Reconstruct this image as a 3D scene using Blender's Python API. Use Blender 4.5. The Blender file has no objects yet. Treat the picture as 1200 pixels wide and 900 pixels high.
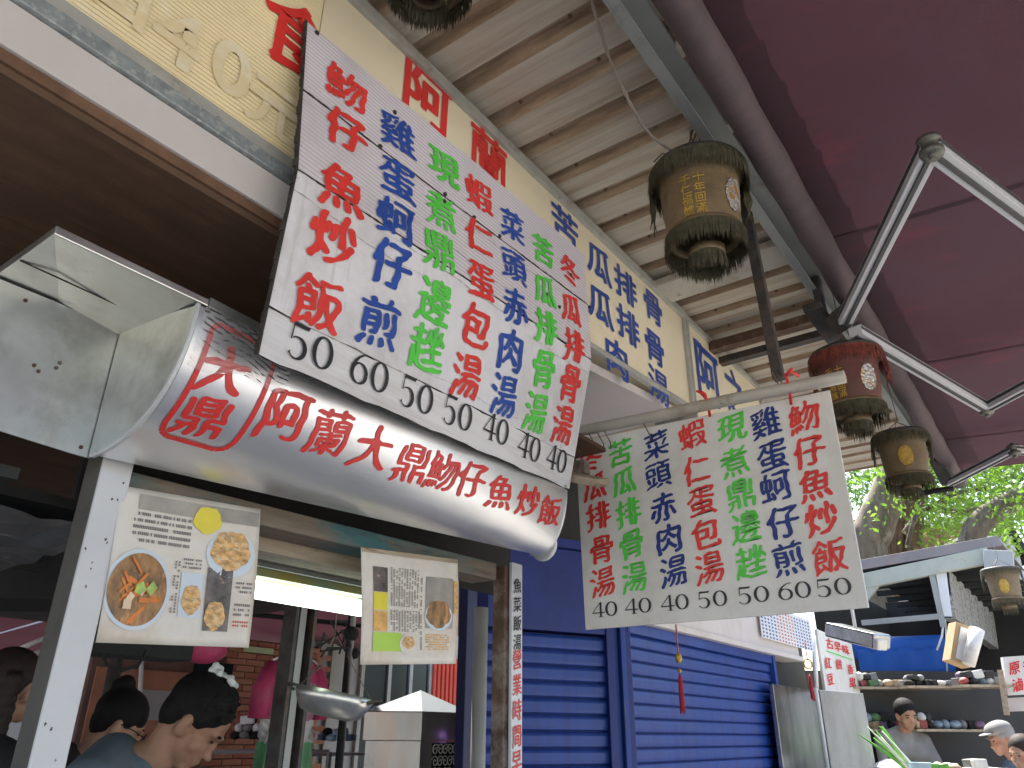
import bpy, bmesh, math, random
import numpy as np
from mathutils import Vector, Matrix
random.seed(7)
R = math.radians
SC = bpy.context.scene
COL = SC.collection

# ------------------------------------------------------------------ camera
F = 890.0; PITCH = R(24.8); ROLL = R(0.4); HEAD = R(36.3); CAMH = 1.45
fw = Vector((-math.sin(HEAD)*math.cos(PITCH), math.cos(HEAD)*math.cos(PITCH), math.sin(PITCH)))
r0 = Vector((math.cos(HEAD), math.sin(HEAD), 0)); u0 = r0.cross(fw)
rt = r0*math.cos(ROLL)+u0*math.sin(ROLL); up = -r0*math.sin(ROLL)+u0*math.cos(ROLL)
CP = Vector((0, 0, CAMH))
cam = bpy.data.cameras.new('camera'); camo = bpy.data.objects.new('camera', cam); COL.objects.link(camo)
mw = Matrix((rt, up, -fw)).transposed().to_4x4(); mw.translation = CP; camo.matrix_world = mw
cam.sensor_width = 36; cam.lens = 36*F/1200; cam.clip_start = 0.02; cam.clip_end = 2000
SC.camera = camo

# ------------------------------------------------------------------ world, sun, exposure
SUN_EL, SUN_AZ = R(60), R(-38)     # azimuth measured clockwise from +Y
w = bpy.data.worlds.new('World'); SC.world = w; w.use_nodes = True
nt = w.node_tree; bg = nt.nodes['Background']; sky = nt.nodes.new('ShaderNodeTexSky')
sky.sky_type = 'NISHITA'; sky.sun_disc = False; sky.sun_elevation = SUN_EL; sky.sun_rotation = SUN_AZ
sky.air_density = 1.0; sky.dust_density = 3.5
nt.links.new(sky.outputs[0], bg.inputs[0]); bg.inputs[1].default_value = 0.15
sl = bpy.data.lights.new('sun', 'SUN'); sl.energy = 4.5; sl.angle = R(0.53); sl.color = (1, .95, .87)
so = bpy.data.objects.new('sun', sl); COL.objects.link(so)
sd = Vector((math.sin(SUN_AZ)*math.cos(SUN_EL), math.cos(SUN_AZ)*math.cos(SUN_EL), math.sin(SUN_EL)))
so.rotation_euler = sd.to_track_quat('Z', 'Y').to_euler(); so.location = (10, -5, 20)
SC.view_settings.view_transform = 'Standard'; SC.view_settings.look = 'None'
SC.view_settings.exposure = 1.72; SC.view_settings.gamma = 1.0
SC.cycles.use_denoising = True
SC.cycles.max_bounces = 10; SC.cycles.diffuse_bounces = 6; SC.cycles.glossy_bounces = 4
SC.cycles.transmission_bounces = 6; SC.cycles.transparent_max_bounces = 12
SC.cycles.sample_clamp_indirect = 6.0

# ------------------------------------------------------------------ helpers
def ray(px, py): return fw + rt*((px-600)/F) - up*((py-450)/F)
def P(px, py, ax, val):
    d = ray(px, py); i = 'xyz'.index(ax); return CP + d*((val-CP[i])/d[i])
def PD(px, py, dist):
    d = ray(px, py); return CP + d*(dist/math.hypot(d.x, d.y))

class MB:
    def __init__(s): s.v = []; s.f = []; s.m = []; s.sm = []
    def add(s, vs, fs, mi=0, smooth=False):
        o = len(s.v); s.v += [Vector(a) for a in vs]
        for f in fs: s.f.append([o+i for i in f]); s.m.append(mi); s.sm.append(smooth)
        return s
    def hexa(s, a, b, c, d, e, f, g, h, mi=0):
        # a b c d one face, e f g h the opposite one
        return s.add([a, b, c, d, e, f, g, h], [(3,2,1,0),(4,5,6,7),(0,1,5,4),(1,2,6,5),(2,3,7,6),(3,0,4,7)], mi)
    def box(s, x0, x1, y0, y1, z0, z1, mi=0):
        return s.hexa((x0,y0,z0),(x1,y0,z0),(x1,y1,z0),(x0,y1,z0),(x0,y0,z1),(x1,y0,z1),(x1,y1,z1),(x0,y1,z1), mi)
    def cbox(s, c, sz, rot=None, mi=0):
        c = Vector(c); h = Vector(sz)/2; M = rot if rot else Matrix.Identity(3)
        p = [c + M @ Vector((sx*h.x, sy*h.y, sz_*h.z)) for sz_ in (-1,1) for (sx,sy) in ((-1,-1),(1,-1),(1,1),(-1,1))]
        return s.hexa(*p, mi=mi)
    def slab(s, pts, vec, mi=0):
        pts = [Vector(p) for p in pts]; vec = Vector(vec); n = len(pts)
        s.add(pts+[p+vec for p in pts], [tuple(range(n))[::-1], tuple(range(n,2*n))]+[(i,(i+1)%n,n+(i+1)%n,n+i) for i in range(n)], mi)
        return s
    def bar(s, a, b, w_, h_, upv=(0,0,1), mi=0):
        a = Vector(a); b = Vector(b); d = (b-a).normalized(); uv = Vector(upv)
        if abs(d.dot(uv)) > .98: uv = Vector((1,0,0))
        sd_ = d.cross(uv).normalized(); u_ = sd_.cross(d).normalized()
        q = [sd_*(x*w_/2)+u_*(y*h_/2) for x, y in ((-1,-1),(1,-1),(1,1),(-1,1))]
        return s.hexa(*[a+k for k in q], *[b+k for k in q], mi=mi)
    def tube(s, pts, r, n=10, mi=0, cap=True):
        pts = [Vector(p) for p in pts]; rs = r if isinstance(r, (list, tuple)) else [r]*len(pts)
        o = len(s.v); pu = None
        for i, p in enumerate(pts):
            d = (pts[min(i+1, len(pts)-1)]-pts[max(i-1, 0)]).normalized()
            if pu is None:
                pu = Vector((0,0,1)) if abs(d.z) < .9 else Vector((1,0,0))
            a = d.cross(pu).normalized(); b = a.cross(d).normalized(); pu = b
            for k in range(n):
                t = 2*math.pi*k/n; s.v.append(p+(a*math.cos(t)+b*math.sin(t))*rs[i])
        for i in range(len(pts)-1):
            for k in range(n):
                s.f.append([o+i*n+k, o+i*n+(k+1)%n, o+(i+1)*n+(k+1)%n, o+(i+1)*n+k]); s.m.append(mi); s.sm.append(True)
        if cap:
            s.f.append([o+k for k in range(n)][::-1]); s.m.append(mi); s.sm.append(False)
            s.f.append([o+(len(pts)-1)*n+k for k in range(n)]); s.m.append(mi); s.sm.append(False)
        return s
    def lathe(s, prof, c, n=32, mi=0, axis=None, smooth=True):
        c = Vector(c); o = len(s.v); M = axis if axis else Matrix.Identity(3)
        for r_, z in prof:
            for k in range(n):
                t = 2*math.pi*k/n; s.v.append(c + M @ Vector((r_*math.cos(t), r_*math.sin(t), z)))
        for i in range(len(prof)-1):
            for k in range(n):
                s.f.append([o+i*n+k, o+i*n+(k+1)%n, o+(i+1)*n+(k+1)%n, o+(i+1)*n+k]); s.m.append(mi); s.sm.append(smooth)
        return s
    def ball(s, c, r, n=10, m=7, mi=0, sc=(1,1,1), rot=None):
        prof = []
        c = Vector(c); o = len(s.v); M = rot if rot else Matrix.Identity(3)
        for i in range(m+1):
            a = -math.pi/2+math.pi*i/m
            for k in range(n):
                t = 2*math.pi*k/n
                s.v.append(c+M@Vector((r*sc[0]*math.cos(a)*math.cos(t), r*sc[1]*math.cos(a)*math.sin(t), r*sc[2]*math.sin(a))))
        for i in range(m):
            for k in range(n):
                s.f.append([o+i*n+k, o+i*n+(k+1)%n, o+(i+1)*n+(k+1)%n, o+(i+1)*n+k]); s.m.append(mi); s.sm.append(True)
        return s
    def grid(s, fn, nu, nv, mi=0, smooth=True):
        o = len(s.v)
        for j in range(nv+1):
            for i in range(nu+1): s.v.append(Vector(fn(i/nu, j/nv)))
        for j in range(nv):
            for i in range(nu):
                a = o+j*(nu+1)+i; s.f.append([a, a+1, a+nu+2, a+nu+1]); s.m.append(mi); s.sm.append(smooth)
        return s

def rootloc(o):
    while o is not None and o.parent is not None: o = o.parent
    return o.location.copy() if o is not None else Vector((0,0,0))

def part(name, mb, mat, parent=None, bev=0, label=None, kind=None, solid=0, loc=None, sub=0):
    """link a mesh builder as ONE mesh object; world coordinates are made relative to its thing"""
    off = rootloc(parent) if parent is not None else (Vector(loc) if loc is not None else Vector((0,0,0)))
    me = bpy.data.meshes.new(name)
    me.from_pydata([tuple(v-off) for v in mb.v], [], mb.f)
    for m_ in (mat if isinstance(mat, (list, tuple)) else [mat]): me.materials.append(m_)
    if mb.f:
        me.polygons.foreach_set('material_index', mb.m); me.polygons.foreach_set('use_smooth', mb.sm)
    me.validate(); me.update()
    o = bpy.data.objects.new(name, me); COL.objects.link(o)
    if parent is not None: o.parent = parent
    else: o.location = off
    if solid:
        md = o.modifiers.new('solid', 'SOLIDIFY'); md.thickness = solid; md.offset = 0
    if bev:
        md = o.modifiers.new('bevel', 'BEVEL'); md.width = bev; md.segments = 2; md.limit_method = 'ANGLE'; md.angle_limit = R(40)
    if sub:
        md = o.modifiers.new('sub', 'SUBSURF'); md.levels = sub; md.render_levels = sub
    if label: o['label'] = label
    if kind: o['kind'] = kind
    return o
def tag(o, label, cat, group=None):
    o['label'] = label; o['category'] = cat
    if group: o['group'] = group
    return o
def thing(name, label, cat, loc, group=None):
    o = bpy.data.objects.new(name, None); COL.objects.link(o); o.location = Vector(loc); o.empty_display_size = .1
    return tag(o, label, cat, group)
def struct(name, mb, mat, bev=0):
    o = part(name, mb, mat, None, bev); o['kind'] = 'structure'; return o
def copy_tree(o, parent=None):
    c = o.copy(); COL.objects.link(c)
    if parent is not None: c.parent = parent
    for ch in list(o.children): copy_tree(ch, c)
    return c

# ------------------------------------------------------------------ materials
def mat(name, col, rough=.6, metal=0, var=.12, vs=6, dirt=None, bump=.15, bs=60, stretch=(1,1,1), spec=.5, trans=0, coat=0, spots=None, lines=None, emis=None):
    m = bpy.data.materials.new(name); m.use_nodes = True; n = m.node_tree; N = n.nodes; L = n.links
    b = N['Principled BSDF']; b.inputs['Roughness'].default_value = rough; b.inputs['Metallic'].default_value = metal
    b.inputs['Specular IOR Level'].default_value = spec
    if coat: b.inputs['Coat Weight'].default_value = coat
    tc = N.new('ShaderNodeTexCoord'); mp = N.new('ShaderNodeMapping'); mp.inputs['Scale'].default_value = stretch
    L.new(tc.outputs['Object'], mp.inputs[0])
    nz = N.new('ShaderNodeTexNoise'); nz.inputs['Scale'].default_value = vs; nz.inputs['Detail'].default_value = 6; nz.inputs['Roughness'].default_value = .65
    L.new(mp.outputs[0], nz.inputs['Vector'])
    cr = N.new('ShaderNodeValToRGB'); cr.color_ramp.elements[0].position = .3; cr.color_ramp.elements[1].position = .7
    c = Vector(col[:3]); lo = c*(1-var); hi = c*(1+var)
    cr.color_ramp.elements[0].color = (*lo, 1); cr.color_ramp.elements[1].color = (*[min(1, x) for x in hi], 1)
    L.new(nz.outputs[0], cr.inputs[0]); out = cr.outputs[0]
    def mixin(out, fac, c2):
        mx = N.new('ShaderNodeMix'); mx.data_type = 'RGBA'
        L.new(fac, mx.inputs[0]); L.new(out, mx.inputs[6]); mx.inputs[7].default_value = (*c2, 1); return mx.outputs[2]
    def layer(out, colr, amount, scale, soft=.12, st=None):
        n2 = N.new('ShaderNodeTexNoise'); n2.inputs['Scale'].default_value = scale; n2.inputs['Detail'].default_value = 8; n2.inputs['Roughness'].default_value = .7
        if st:
            mp2 = N.new('ShaderNodeMapping'); mp2.inputs['Scale'].default_value = st; mp2.inputs['Location'].default_value = (3.1, 1.7, .4)
            L.new(tc.outputs['Object'], mp2.inputs[0]); L.new(mp2.outputs[0], n2.inputs['Vector'])
        else: L.new(mp.outputs[0], n2.inputs['Vector'])
        mr = N.new('ShaderNodeMapRange'); mr.inputs[1].default_value = 1-amount-soft; mr.inputs[2].default_value = 1-amount+soft
        L.new(n2.outputs[0], mr.inputs[0])
        return mixin(out, mr.outputs[0], colr), mr.outputs[0]
    if dirt:
        for d in dirt: out, _ = layer(out, *d)
    if lines:      # (axis, period, colour, width fraction): printed or moulded fine lines
        ax, per, lc, lw = lines
        sx = N.new('ShaderNodeSeparateXYZ'); L.new(tc.outputs['Object'], sx.inputs[0])
        mu = N.new('ShaderNodeMath'); mu.operation = 'MULTIPLY'; mu.inputs[1].default_value = 1/per; L.new(sx.outputs['XYZ'.index(ax)], mu.inputs[0])
        fr = N.new('ShaderNodeMath'); fr.operation = 'FRACT'; L.new(mu.outputs[0], fr.inputs[0])
        lt = N.new('ShaderNodeMath'); lt.operation = 'LESS_THAN'; lt.inputs[1].default_value = lw; L.new(fr.outputs[0], lt.inputs[0])
        out = mixin(out, lt.outputs[0], lc)
    L.new(out, b.inputs['Base Color'])
    rr = N.new('ShaderNodeMapRange'); rr.inputs[3].default_value = max(0, rough-.1); rr.inputs[4].default_value = min(1, rough+.12)
    L.new(nz.outputs[0], rr.inputs[0]); L.new(rr.outputs[0], b.inputs['Roughness'])
    if bump:
        nb = N.new('ShaderNodeTexNoise'); nb.inputs['Scale'].default_value = bs; nb.inputs['Detail'].default_value = 4
        L.new(mp.outputs[0], nb.inputs['Vector']); bp = N.new('ShaderNodeBump'); bp.inputs['Strength'].default_value = bump; bp.inputs['Distance'].default_value = .004
        L.new(nb.outputs[0], bp.inputs['Height']); L.new(bp.outputs[0], b.inputs['Normal'])
    if emis:
        b.inputs['Emission Color'].default_value = (*emis[0], 1); b.inputs['Emission Strength'].default_value = emis[1]
    if trans:      # thin cloth or leaf: part of the light passes through
        tr = N.new('ShaderNodeBsdfTranslucent'); L.new(out, tr.inputs[0]); mx = N.new('ShaderNodeMixShader'); mx.inputs[0].default_value = trans
        L.new(b.outputs[0], mx.inputs[1]); L.new(tr.outputs[0], mx.inputs[2]); L.new(mx.outputs[0], N['Material Output'].inputs[0])
    return m

BRN = (.13, .08, .05); GRM = (.08, .07, .055); RUST = (.20, .085, .03)
m_board = mat('board_white', (.77,.76,.78), .45, var=.06, vs=3, dirt=[((.46,.43,.41), .38, 2.5, .14), ((.55,.52,.50), .35, 5, .08, (1,7,.7)), ((.50,.47,.45), .30, 16, .05), ((.15,.12,.10), .17, 45, .05)], bump=.06, lines=None)
m_boardl = mat('board_ribbed_shaded', (.72,.68,.72), .5, var=.06, vs=3, dirt=[((.45,.41,.42), .36, 3, .15), ((.12,.10,.09), .19, 50, .05)], bump=.08, lines=('Z', .011, (.52,.48,.51), .32))  # ribs are the board's own; lilac-grey tone paints in the dimmer upper light
m_boards = mat('board_strip', (.72,.71,.71), .5, var=.06, vs=5, dirt=[((.48,.45,.42), .38, 4, .15, (1,.6,10))], bump=.1)
m_edge = mat('board_edge', (.035,.03,.025), .9, var=.5, vs=30, bump=.6, bs=80)
m_menu = mat('menu_board', (.76,.75,.70), .4, var=.05, vs=2.5, dirt=[((.55,.52,.44), .40, 2.2, .16), ((.60,.57,.50), .36, 5, .08, (7,1,.6)), ((.2,.17,.13), .145, 40, .04)], bump=.05)
m_red = mat('paint_red', (.72,.045,.035), .45, var=.12, vs=14, bump=.08)
m_blue = mat('paint_blue', (.022,.075,.36), .45, var=.2, vs=14, bump=.08)
m_dblue = mat('paint_navy', (.012,.035,.20), .45, var=.2, vs=14, bump=.08)
m_green = mat('paint_green', (.10,.62,.07), .45, var=.1, vs=14, bump=.08)
m_blk = mat('paint_black', (.018,.02,.022), .4, var=.2, vs=14, bump=.05)
m_signr = mat('sign_red', (.66,.035,.03), .4, var=.12, vs=8, bump=.05)
m_signb = mat('sign_blue', (.03,.07,.30), .4, var=.2, vs=10, bump=.05)
m_cream = mat('sign_cream', (.79,.70,.50), .4, var=.05, vs=2, dirt=[((.52,.43,.30), .28, 2.5, .15), ((.05,.045,.04), .20, 22, .025)], bump=.04)
m_yel = mat('sign_yellow_ribbed', (.74,.62,.36), .5, var=.10, vs=4, dirt=[((.82,.77,.62), .38, 3, .12), ((.10,.08,.06), .20, 26, .03)], bump=.12)
m_ghost = mat('ghost_letter', (.78,.70,.50), .5, var=.08, vs=10, dirt=[((.74,.62,.37), .5, 14, .06), ((.28,.20,.13), .31, 14, .03)])
m_frame = mat('sign_frame', (.42,.42,.38), .5, .2, var=.15, vs=8, dirt=[((.06,.05,.04), .33, 28, .05), ((.25,.2,.14), .35, 6, .1)], bump=.25)
m_trim = mat('trim_white', (.60,.56,.53), .5, var=.06, vs=3, dirt=[((.42,.37,.32), .33, 3, .15)], bump=.08)
m_galv = mat('galvanised', (.30,.34,.34), .45, .35, var=.3, vs=50, dirt=[((.50,.53,.50), .42, 55, .06), ((.1,.07,.05), .22, 8, .05)], bump=.15)
m_ply = mat('plywood', (.125,.070,.038), .75, var=.35, vs=3, stretch=(14,1.2,4), dirt=[((.09,.05,.03), .42, 4, .15, (1.5,1.5,1.5)), ((.26,.16,.09), .28, 22, .05)], bump=.2, bs=30)
m_plyedge = mat('plywood_edge', (.15,.08,.045), .8, var=.3, vs=20)
m_ss = mat('stainless', (.80,.81,.82), .34, .85, var=.05, vs=5, stretch=(1,.4,3), dirt=[((.60,.58,.53), .32, 4, .12, (1,.5,5)), ((.25,.22,.18), .17, 30, .04)], bump=.10, bs=5)
m_ssr = mat('stainless_dull', (.66,.67,.63), .30, .9, var=.18, vs=5, dirt=[((.36,.33,.26), .34, 6, .15), ((.70,.70,.66), .33, 3.5, .12), ((.06,.03,.015), .21, 38, .02)], bump=.22, bs=6)
m_ssp = mat('stainless_post', (.60,.61,.61), .5, .25, var=.05, vs=10, dirt=[((.45,.40,.33), .25, 8, .1)], bump=.04, bs=120)
m_ssd = mat('stainless_dark', (.34,.34,.34), .22, 1, var=.35, vs=4, stretch=(2,2,.7), bump=.2, bs=5)
m_roof = mat('roof_sheet', (.53,.485,.40), .5, .1, var=.10, vs=3, stretch=(.6,6,1), dirt=[((.36,.27,.17), .42, 3, .14, (.5,9,1)), ((.30,.2,.1), .20, 30, .04)], bump=.06)
m_rib = mat('roof_rib', (.46,.35,.235), .7, .1, var=.3, vs=5, stretch=(.8,8,1), dirt=[((.17,.11,.065), .42, 4, .15, (.7,8,1)), ((.55,.45,.33), .33, 4, .1, (.6,10,1))], bump=.1)
m_beam = mat('painted_steel', (.36,.38,.36), .5, .2, var=.1, vs=6, dirt=[((.2,.17,.12), .33, 5, .1), ((.15,.07,.03), .2, 22, .04)], bump=.1)
m_bar = mat('dark_steel', (.075,.07,.065), .6, .4, var=.4, vs=25, dirt=[((.17,.09,.05), .38, 12, .1)], bump=.5, bs=90)
m_rusty = mat('rusty_steel', (.12,.07,.045), .75, .2, var=.5, vs=12, dirt=[((.30,.28,.25), .42, 6, .1)], bump=.3)
m_rod = mat('rod_paint', (.50,.47,.40), .5, .1, var=.12, vs=8, dirt=[((.16,.12,.08), .35, 16, .05), ((.3,.25,.18), .4, 5, .1)], bump=.2)
m_alu = mat('aluminium', (.58,.59,.61), .5, .15, var=.05, vs=8, dirt=[((.3,.28,.26), .25, 10, .1)], bump=.05)
m_aluk = mat('aluminium_slot', (.07,.07,.07), .5, .3, var=.2)
m_cast = mat('cast_joint', (.16,.16,.14), .5, .5, var=.4, vs=20, bump=.4)
m_awn = mat('awning_cloth', (.058,.023,.031), .85, var=.16, vs=1.3, dirt=[((.055,.026,.036), .50, 1.3, .07), ((.105,.022,.033), .37, 1.9, .08, (1,2.2,1)), ((.04,.022,.026), .28, 60, .1)], bump=.1, bs=250, trans=.11)
m_awn2 = mat('awning_cloth_far', (.075,.025,.035), .85, var=.2, vs=1.3, trans=.12)
m_tubec = mat('roller_cloth', (.085,.058,.062), .75, var=.2, vs=5, stretch=(1,3,1), bump=.3, bs=22)
m_str = mat('red_string', (.75,.03,.03), .6)
m_gold = mat('gold_thread', (.50,.33,.06), .5, .3, var=.35, vs=60, bump=.4, bs=150)
m_lant = mat('lantern_gold_cloth', (.19,.135,.07), .55, .1, var=.25, vs=8, dirt=[((.10,.08,.05), .42, 12, .1)], bump=.25, bs=90, lines=('Z', .011, (.17,.12,.06), .2))
m_lantr = mat('lantern_red_cloth', (.15,.042,.034), .6, 0, var=.35, vs=9, dirt=[((.10,.06,.04), .47, 10, .1)], bump=.25, bs=90)
m_frg = mat('fringe_olive', (.075,.068,.038), .8, var=.5, vs=60)
m_frr = mat('fringe_red', (.20,.045,.03), .8, var=.5, vs=60)
m_silv = mat('sequins', (.75,.74,.66), .2, .6, var=.5, vs=90, dirt=[((.65,.38,.05), .45, 30, .05), ((.04,.08,.3), .28, 40, .03)], bump=.8, bs=120)
m_wire = mat('wire', (.16,.12,.10), .6, .3)
m_shut = mat('shutter_blue', (.012,.052,.27), .42, .1, var=.15, vs=3, dirt=[((.014,.03,.17), .42, 3, .12, (1,6,.7)), ((.10,.11,.17), .33, 5, .06, (1,9,.6)), ((.24,.21,.22), .20, 26, .03)], bump=.14, bs=9)
m_shutd = mat('frame_blue', (.009,.025,.17), .45, .1, var=.2, vs=6, dirt=[((.05,.04,.04), .25, 12, .06)], bump=.15)
m_pipe = mat('grey_pipe', (.33,.34,.32), .5, .1, var=.12, vs=6, dirt=[((.28,.13,.05), .30, 4, .08)], bump=.15)
m_lint = mat('lintel_wood', (.19,.15,.11), .8, var=.35, vs=4, stretch=(4,.7,6), dirt=[((.045,.13,.14), .46, 2.2, .08, (1,1.3,4)), ((.05,.04,.03), .36, 7, .1)], bump=.4, bs=40)
m_old = mat('old_board', (.38,.31,.22), .8, var=.25, vs=4, stretch=(6,1,12), dirt=[((.12,.08,.05), .40, 5, .06)], bump=.35, bs=40)
m_pan = mat('ceiling_panel', (.36,.37,.35), .5, .1, var=.12, vs=3, stretch=(1,1,3), dirt=[((.2,.18,.15), .36, 4, .1)], bump=.15)
m_post = mat('poster_paper', (.74,.70,.62), .35, var=.05, vs=3, dirt=[((.55,.46,.34), .42, 3.5, .14), ((.30,.2,.12), .18, 14, .05)], bump=.25, bs=8)
m_ink = mat('print_ink', (.22,.20,.19), .5)
m_inkr = mat('print_red', (.5,.12,.08), .5)
m_noodle = mat('print_noodles', (.62,.36,.13), .4, var=.55, vs=60, stretch=(1,1,2), dirt=[((.75,.62,.38), .42, 70, .08), ((.12,.16,.04), .26, 60, .04)])
m_soup = mat('print_soup', (.30,.16,.06), .4, var=.6, vs=28, stretch=(1,1.6,.8), dirt=[((.60,.30,.10), .40, 22, .05), ((.10,.08,.05), .38, 18, .06), ((.42,.55,.15), .25, 30, .04)])
m_carrot = mat('print_carrot', (.66,.20,.03), .4, var=.3, vs=30)
m_tofu = mat('print_tofu', (.72,.55,.36), .4, var=.2, vs=20)
m_veg3 = mat('print_greens', (.38,.52,.12), .4, var=.4, vs=50)
m_photo = mat('print_photo', (.13,.11,.10), .4, var=.7, vs=30, dirt=[((.62,.40,.30), .34, 22, .05)])
m_plate = mat('print_plate', (.62,.70,.76), .4, var=.05)
m_pyel = mat('print_yellow', (.78,.66,.05), .4, var=.08)
m_pgrn = mat('print_green', (.42,.66,.08), .4, var=.05)
m_pgry = mat('print_grey', (.36,.33,.29), .5, var=.35, vs=9)
m_porg = mat('print_orange', (.72,.42,.12), .5, var=.3, vs=40)
m_clear = mat('clear_film', (.9,.9,.9), .12, bump=0, var=0)
_b = m_clear.node_tree.nodes['Principled BSDF']; _b.inputs['Transmission Weight'].default_value = .0
_n = m_clear.node_tree; _t = _n.nodes.new('ShaderNodeBsdfTransparent'); _g = _n.nodes.new('ShaderNodeBsdfGlossy'); _g.inputs['Roughness'].default_value = .22
_x = _n.nodes.new('ShaderNodeMixShader'); _fr = _n.nodes.new('ShaderNodeFresnel'); _fr.inputs[0].default_value = 1.5
_n.links.new(_fr.outputs[0], _x.inputs[0]); _n.links.new(_t.outputs[0], _x.inputs[1]); _n.links.new(_g.outputs[0], _x.inputs[2]); _df = _n.nodes.new('ShaderNodeBsdfDiffuse'); _df.inputs[0].default_value = (.7,.69,.66,1); _x2 = _n.nodes.new('ShaderNodeMixShader'); _x2.inputs[0].default_value = .16; _n.links.new(_x.outputs[0], _x2.inputs[1]); _n.links.new(_df.outputs[0], _x2.inputs[2]); _n.links.new(_x2.outputs[0], _n.nodes['Material Output'].inputs[0])
m_tubel = mat('lamp_tube', (.9,1,.95), .3, bump=0, emis=((.80,1,.86), 1.3))
m_lampb = mat('lamp_housing', (.33,.40,.26), .35, var=.08, dirt=[((.45,.35,.06), .42, 6, .1)])
m_brick = mat('brick', (.36,.135,.085), .85, var=.25, vs=3, bump=.4)
m_brick2 = mat('brick_light', (.42,.20,.12), .85, var=.25, vs=3, bump=.4)
m_mort = mat('mortar', (.20,.13,.10), .9, var=.2)
m_wallg = mat('wall_grey', (.38,.40,.40), .8, var=.12, vs=1.5)
m_glassd = mat('dark_glass', (.015,.025,.028), .12, var=.3, vs=1)
m_rshut = mat('red_panel', (.50,.055,.03), .55, var=.1)
m_conc = mat('ground_concrete', (.34,.325,.30), .85, var=.15, vs=.8, dirt=[((.2,.19,.17), .35, 1.5, .1)], bump=.3)
m_skin = mat('skin', (.33,.18,.115), .5, var=.10, vs=16, bump=.08, spec=.4)
m_skin2 = mat('skin_pale', (.40,.235,.155), .5, var=.08, vs=16, bump=.08, spec=.4)
m_hair = mat('hair_black', (.007,.006,.006), .7, var=.5, vs=20, stretch=(6,6,1), bump=.9, bs=60, spec=.25)
m_hairb = mat('hair_brown', (.02,.010,.007), .7, var=.5, vs=20, stretch=(6,6,1), bump=.6, bs=60)
m_tshirt = mat('cloth_bluegrey', (.10,.135,.16), .85, var=.12, vs=6, bump=.3, bs=25)
m_kblk = mat('cloth_black', (.018,.018,.02), .85, var=.3)
m_jean = mat('cloth_denim', (.09,.14,.22), .85, var=.2)
m_kred = mat('cloth_red', (.40,.03,.05), .85, var=.2)
m_kgry = mat('cloth_grey', (.22,.22,.21), .85, var=.2)
m_white = mat('white_plastic', (.75,.76,.76), .4, var=.06)
m_wcl = mat('white_cloth', (.70,.72,.72), .7, var=.1)
m_pink = mat('pink_plastic', (.45,.045,.13), .5, var=.3, vs=9, bump=.6, bs=25, trans=.1)
m_pinkp = mat('pink_pale_plastic', (.50,.24,.33), .5, var=.25, vs=8, bump=.4, bs=25, trans=.3)
m_grnp = mat('green_plastic', (.20,.50,.25), .4, var=.3, vs=6, bump=.4, bs=25, trans=.3)
m_wrap = mat('wrapped_plastic', (.68,.68,.64), .3, var=.15, vs=10, bump=.4, bs=20, trans=.2)
m_orange = mat('orange_paint', (.75,.14,.03), .5)
m_bark = mat('bark', (.13,.105,.075), .9, var=.55, vs=7, stretch=(1,1,.35), dirt=[((.24,.22,.18), .42, 5, .06), ((.07,.05,.035), .36, 12, .05)], bump=1.0, bs=14)
m_barkd = mat('bark_dark', (.12,.075,.045), .9, var=.4, vs=5, bump=.6, bs=10)
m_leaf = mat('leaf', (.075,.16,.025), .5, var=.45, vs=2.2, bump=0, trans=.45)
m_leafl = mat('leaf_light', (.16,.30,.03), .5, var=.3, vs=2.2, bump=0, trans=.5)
m_roofp = mat('far_roof', (.26,.23,.23), .6, .1, var=.12, vs=3, dirt=[((.3,.14,.08), .3, 4, .1)])
m_croom = mat('beam_cream', (.42,.44,.37), .6, var=.12, dirt=[((.3,.22,.14), .3, 6, .1)])
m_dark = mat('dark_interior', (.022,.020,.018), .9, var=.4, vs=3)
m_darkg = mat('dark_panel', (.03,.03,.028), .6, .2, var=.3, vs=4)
m_carton = mat('carton', (.42,.28,.15), .85, var=.12)
m_cartw = mat('carton_white', (.70,.68,.62), .7, var=.1, dirt=[((.4,.33,.25), .35, 6, .1)])
m_gridw = mat('sign_box_side', (.34,.33,.29), .7, var=.2, vs=12, dirt=[((.1,.09,.08), .45, 26, .05)], bump=.2)
m_awnb = mat('awning_blue', (.02,.13,.50), .6, var=.12, vs=3, trans=.25)
m_gsign = mat('green_sign', (.45,.62,.36), .5, var=.08)
m_gable = mat('gable_wall', (.55,.54,.52), .8, var=.08)
m_teal = mat('pail_blue', (.45,.62,.72), .3, var=.08)
m_veg = mat('leek_green', (.14,.42,.05), .5, var=.4, vs=9)
m_veg2 = mat('leek_white', (.70,.78,.55), .5, var=.15)
m_soft = mat('orange_goods', (.62,.30,.10), .6, var=.4, vs=12)
m_black = mat('black_rubber', (.008,.008,.008), .85, var=.2)
m_steelc = mat('cabinet_steel', (.60,.58,.56), .30, .9, var=.10, vs=3, stretch=(3,3,.6), dirt=[((.66,.42,.30), .40, 1.8, .15)], bump=.08)
m_steell = mat('cabinet_lid', (.13,.16,.19), .6, 0, var=.06)
m_lace = mat('lace_curtain', (.50,.47,.38), .8, var=.1)

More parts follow.
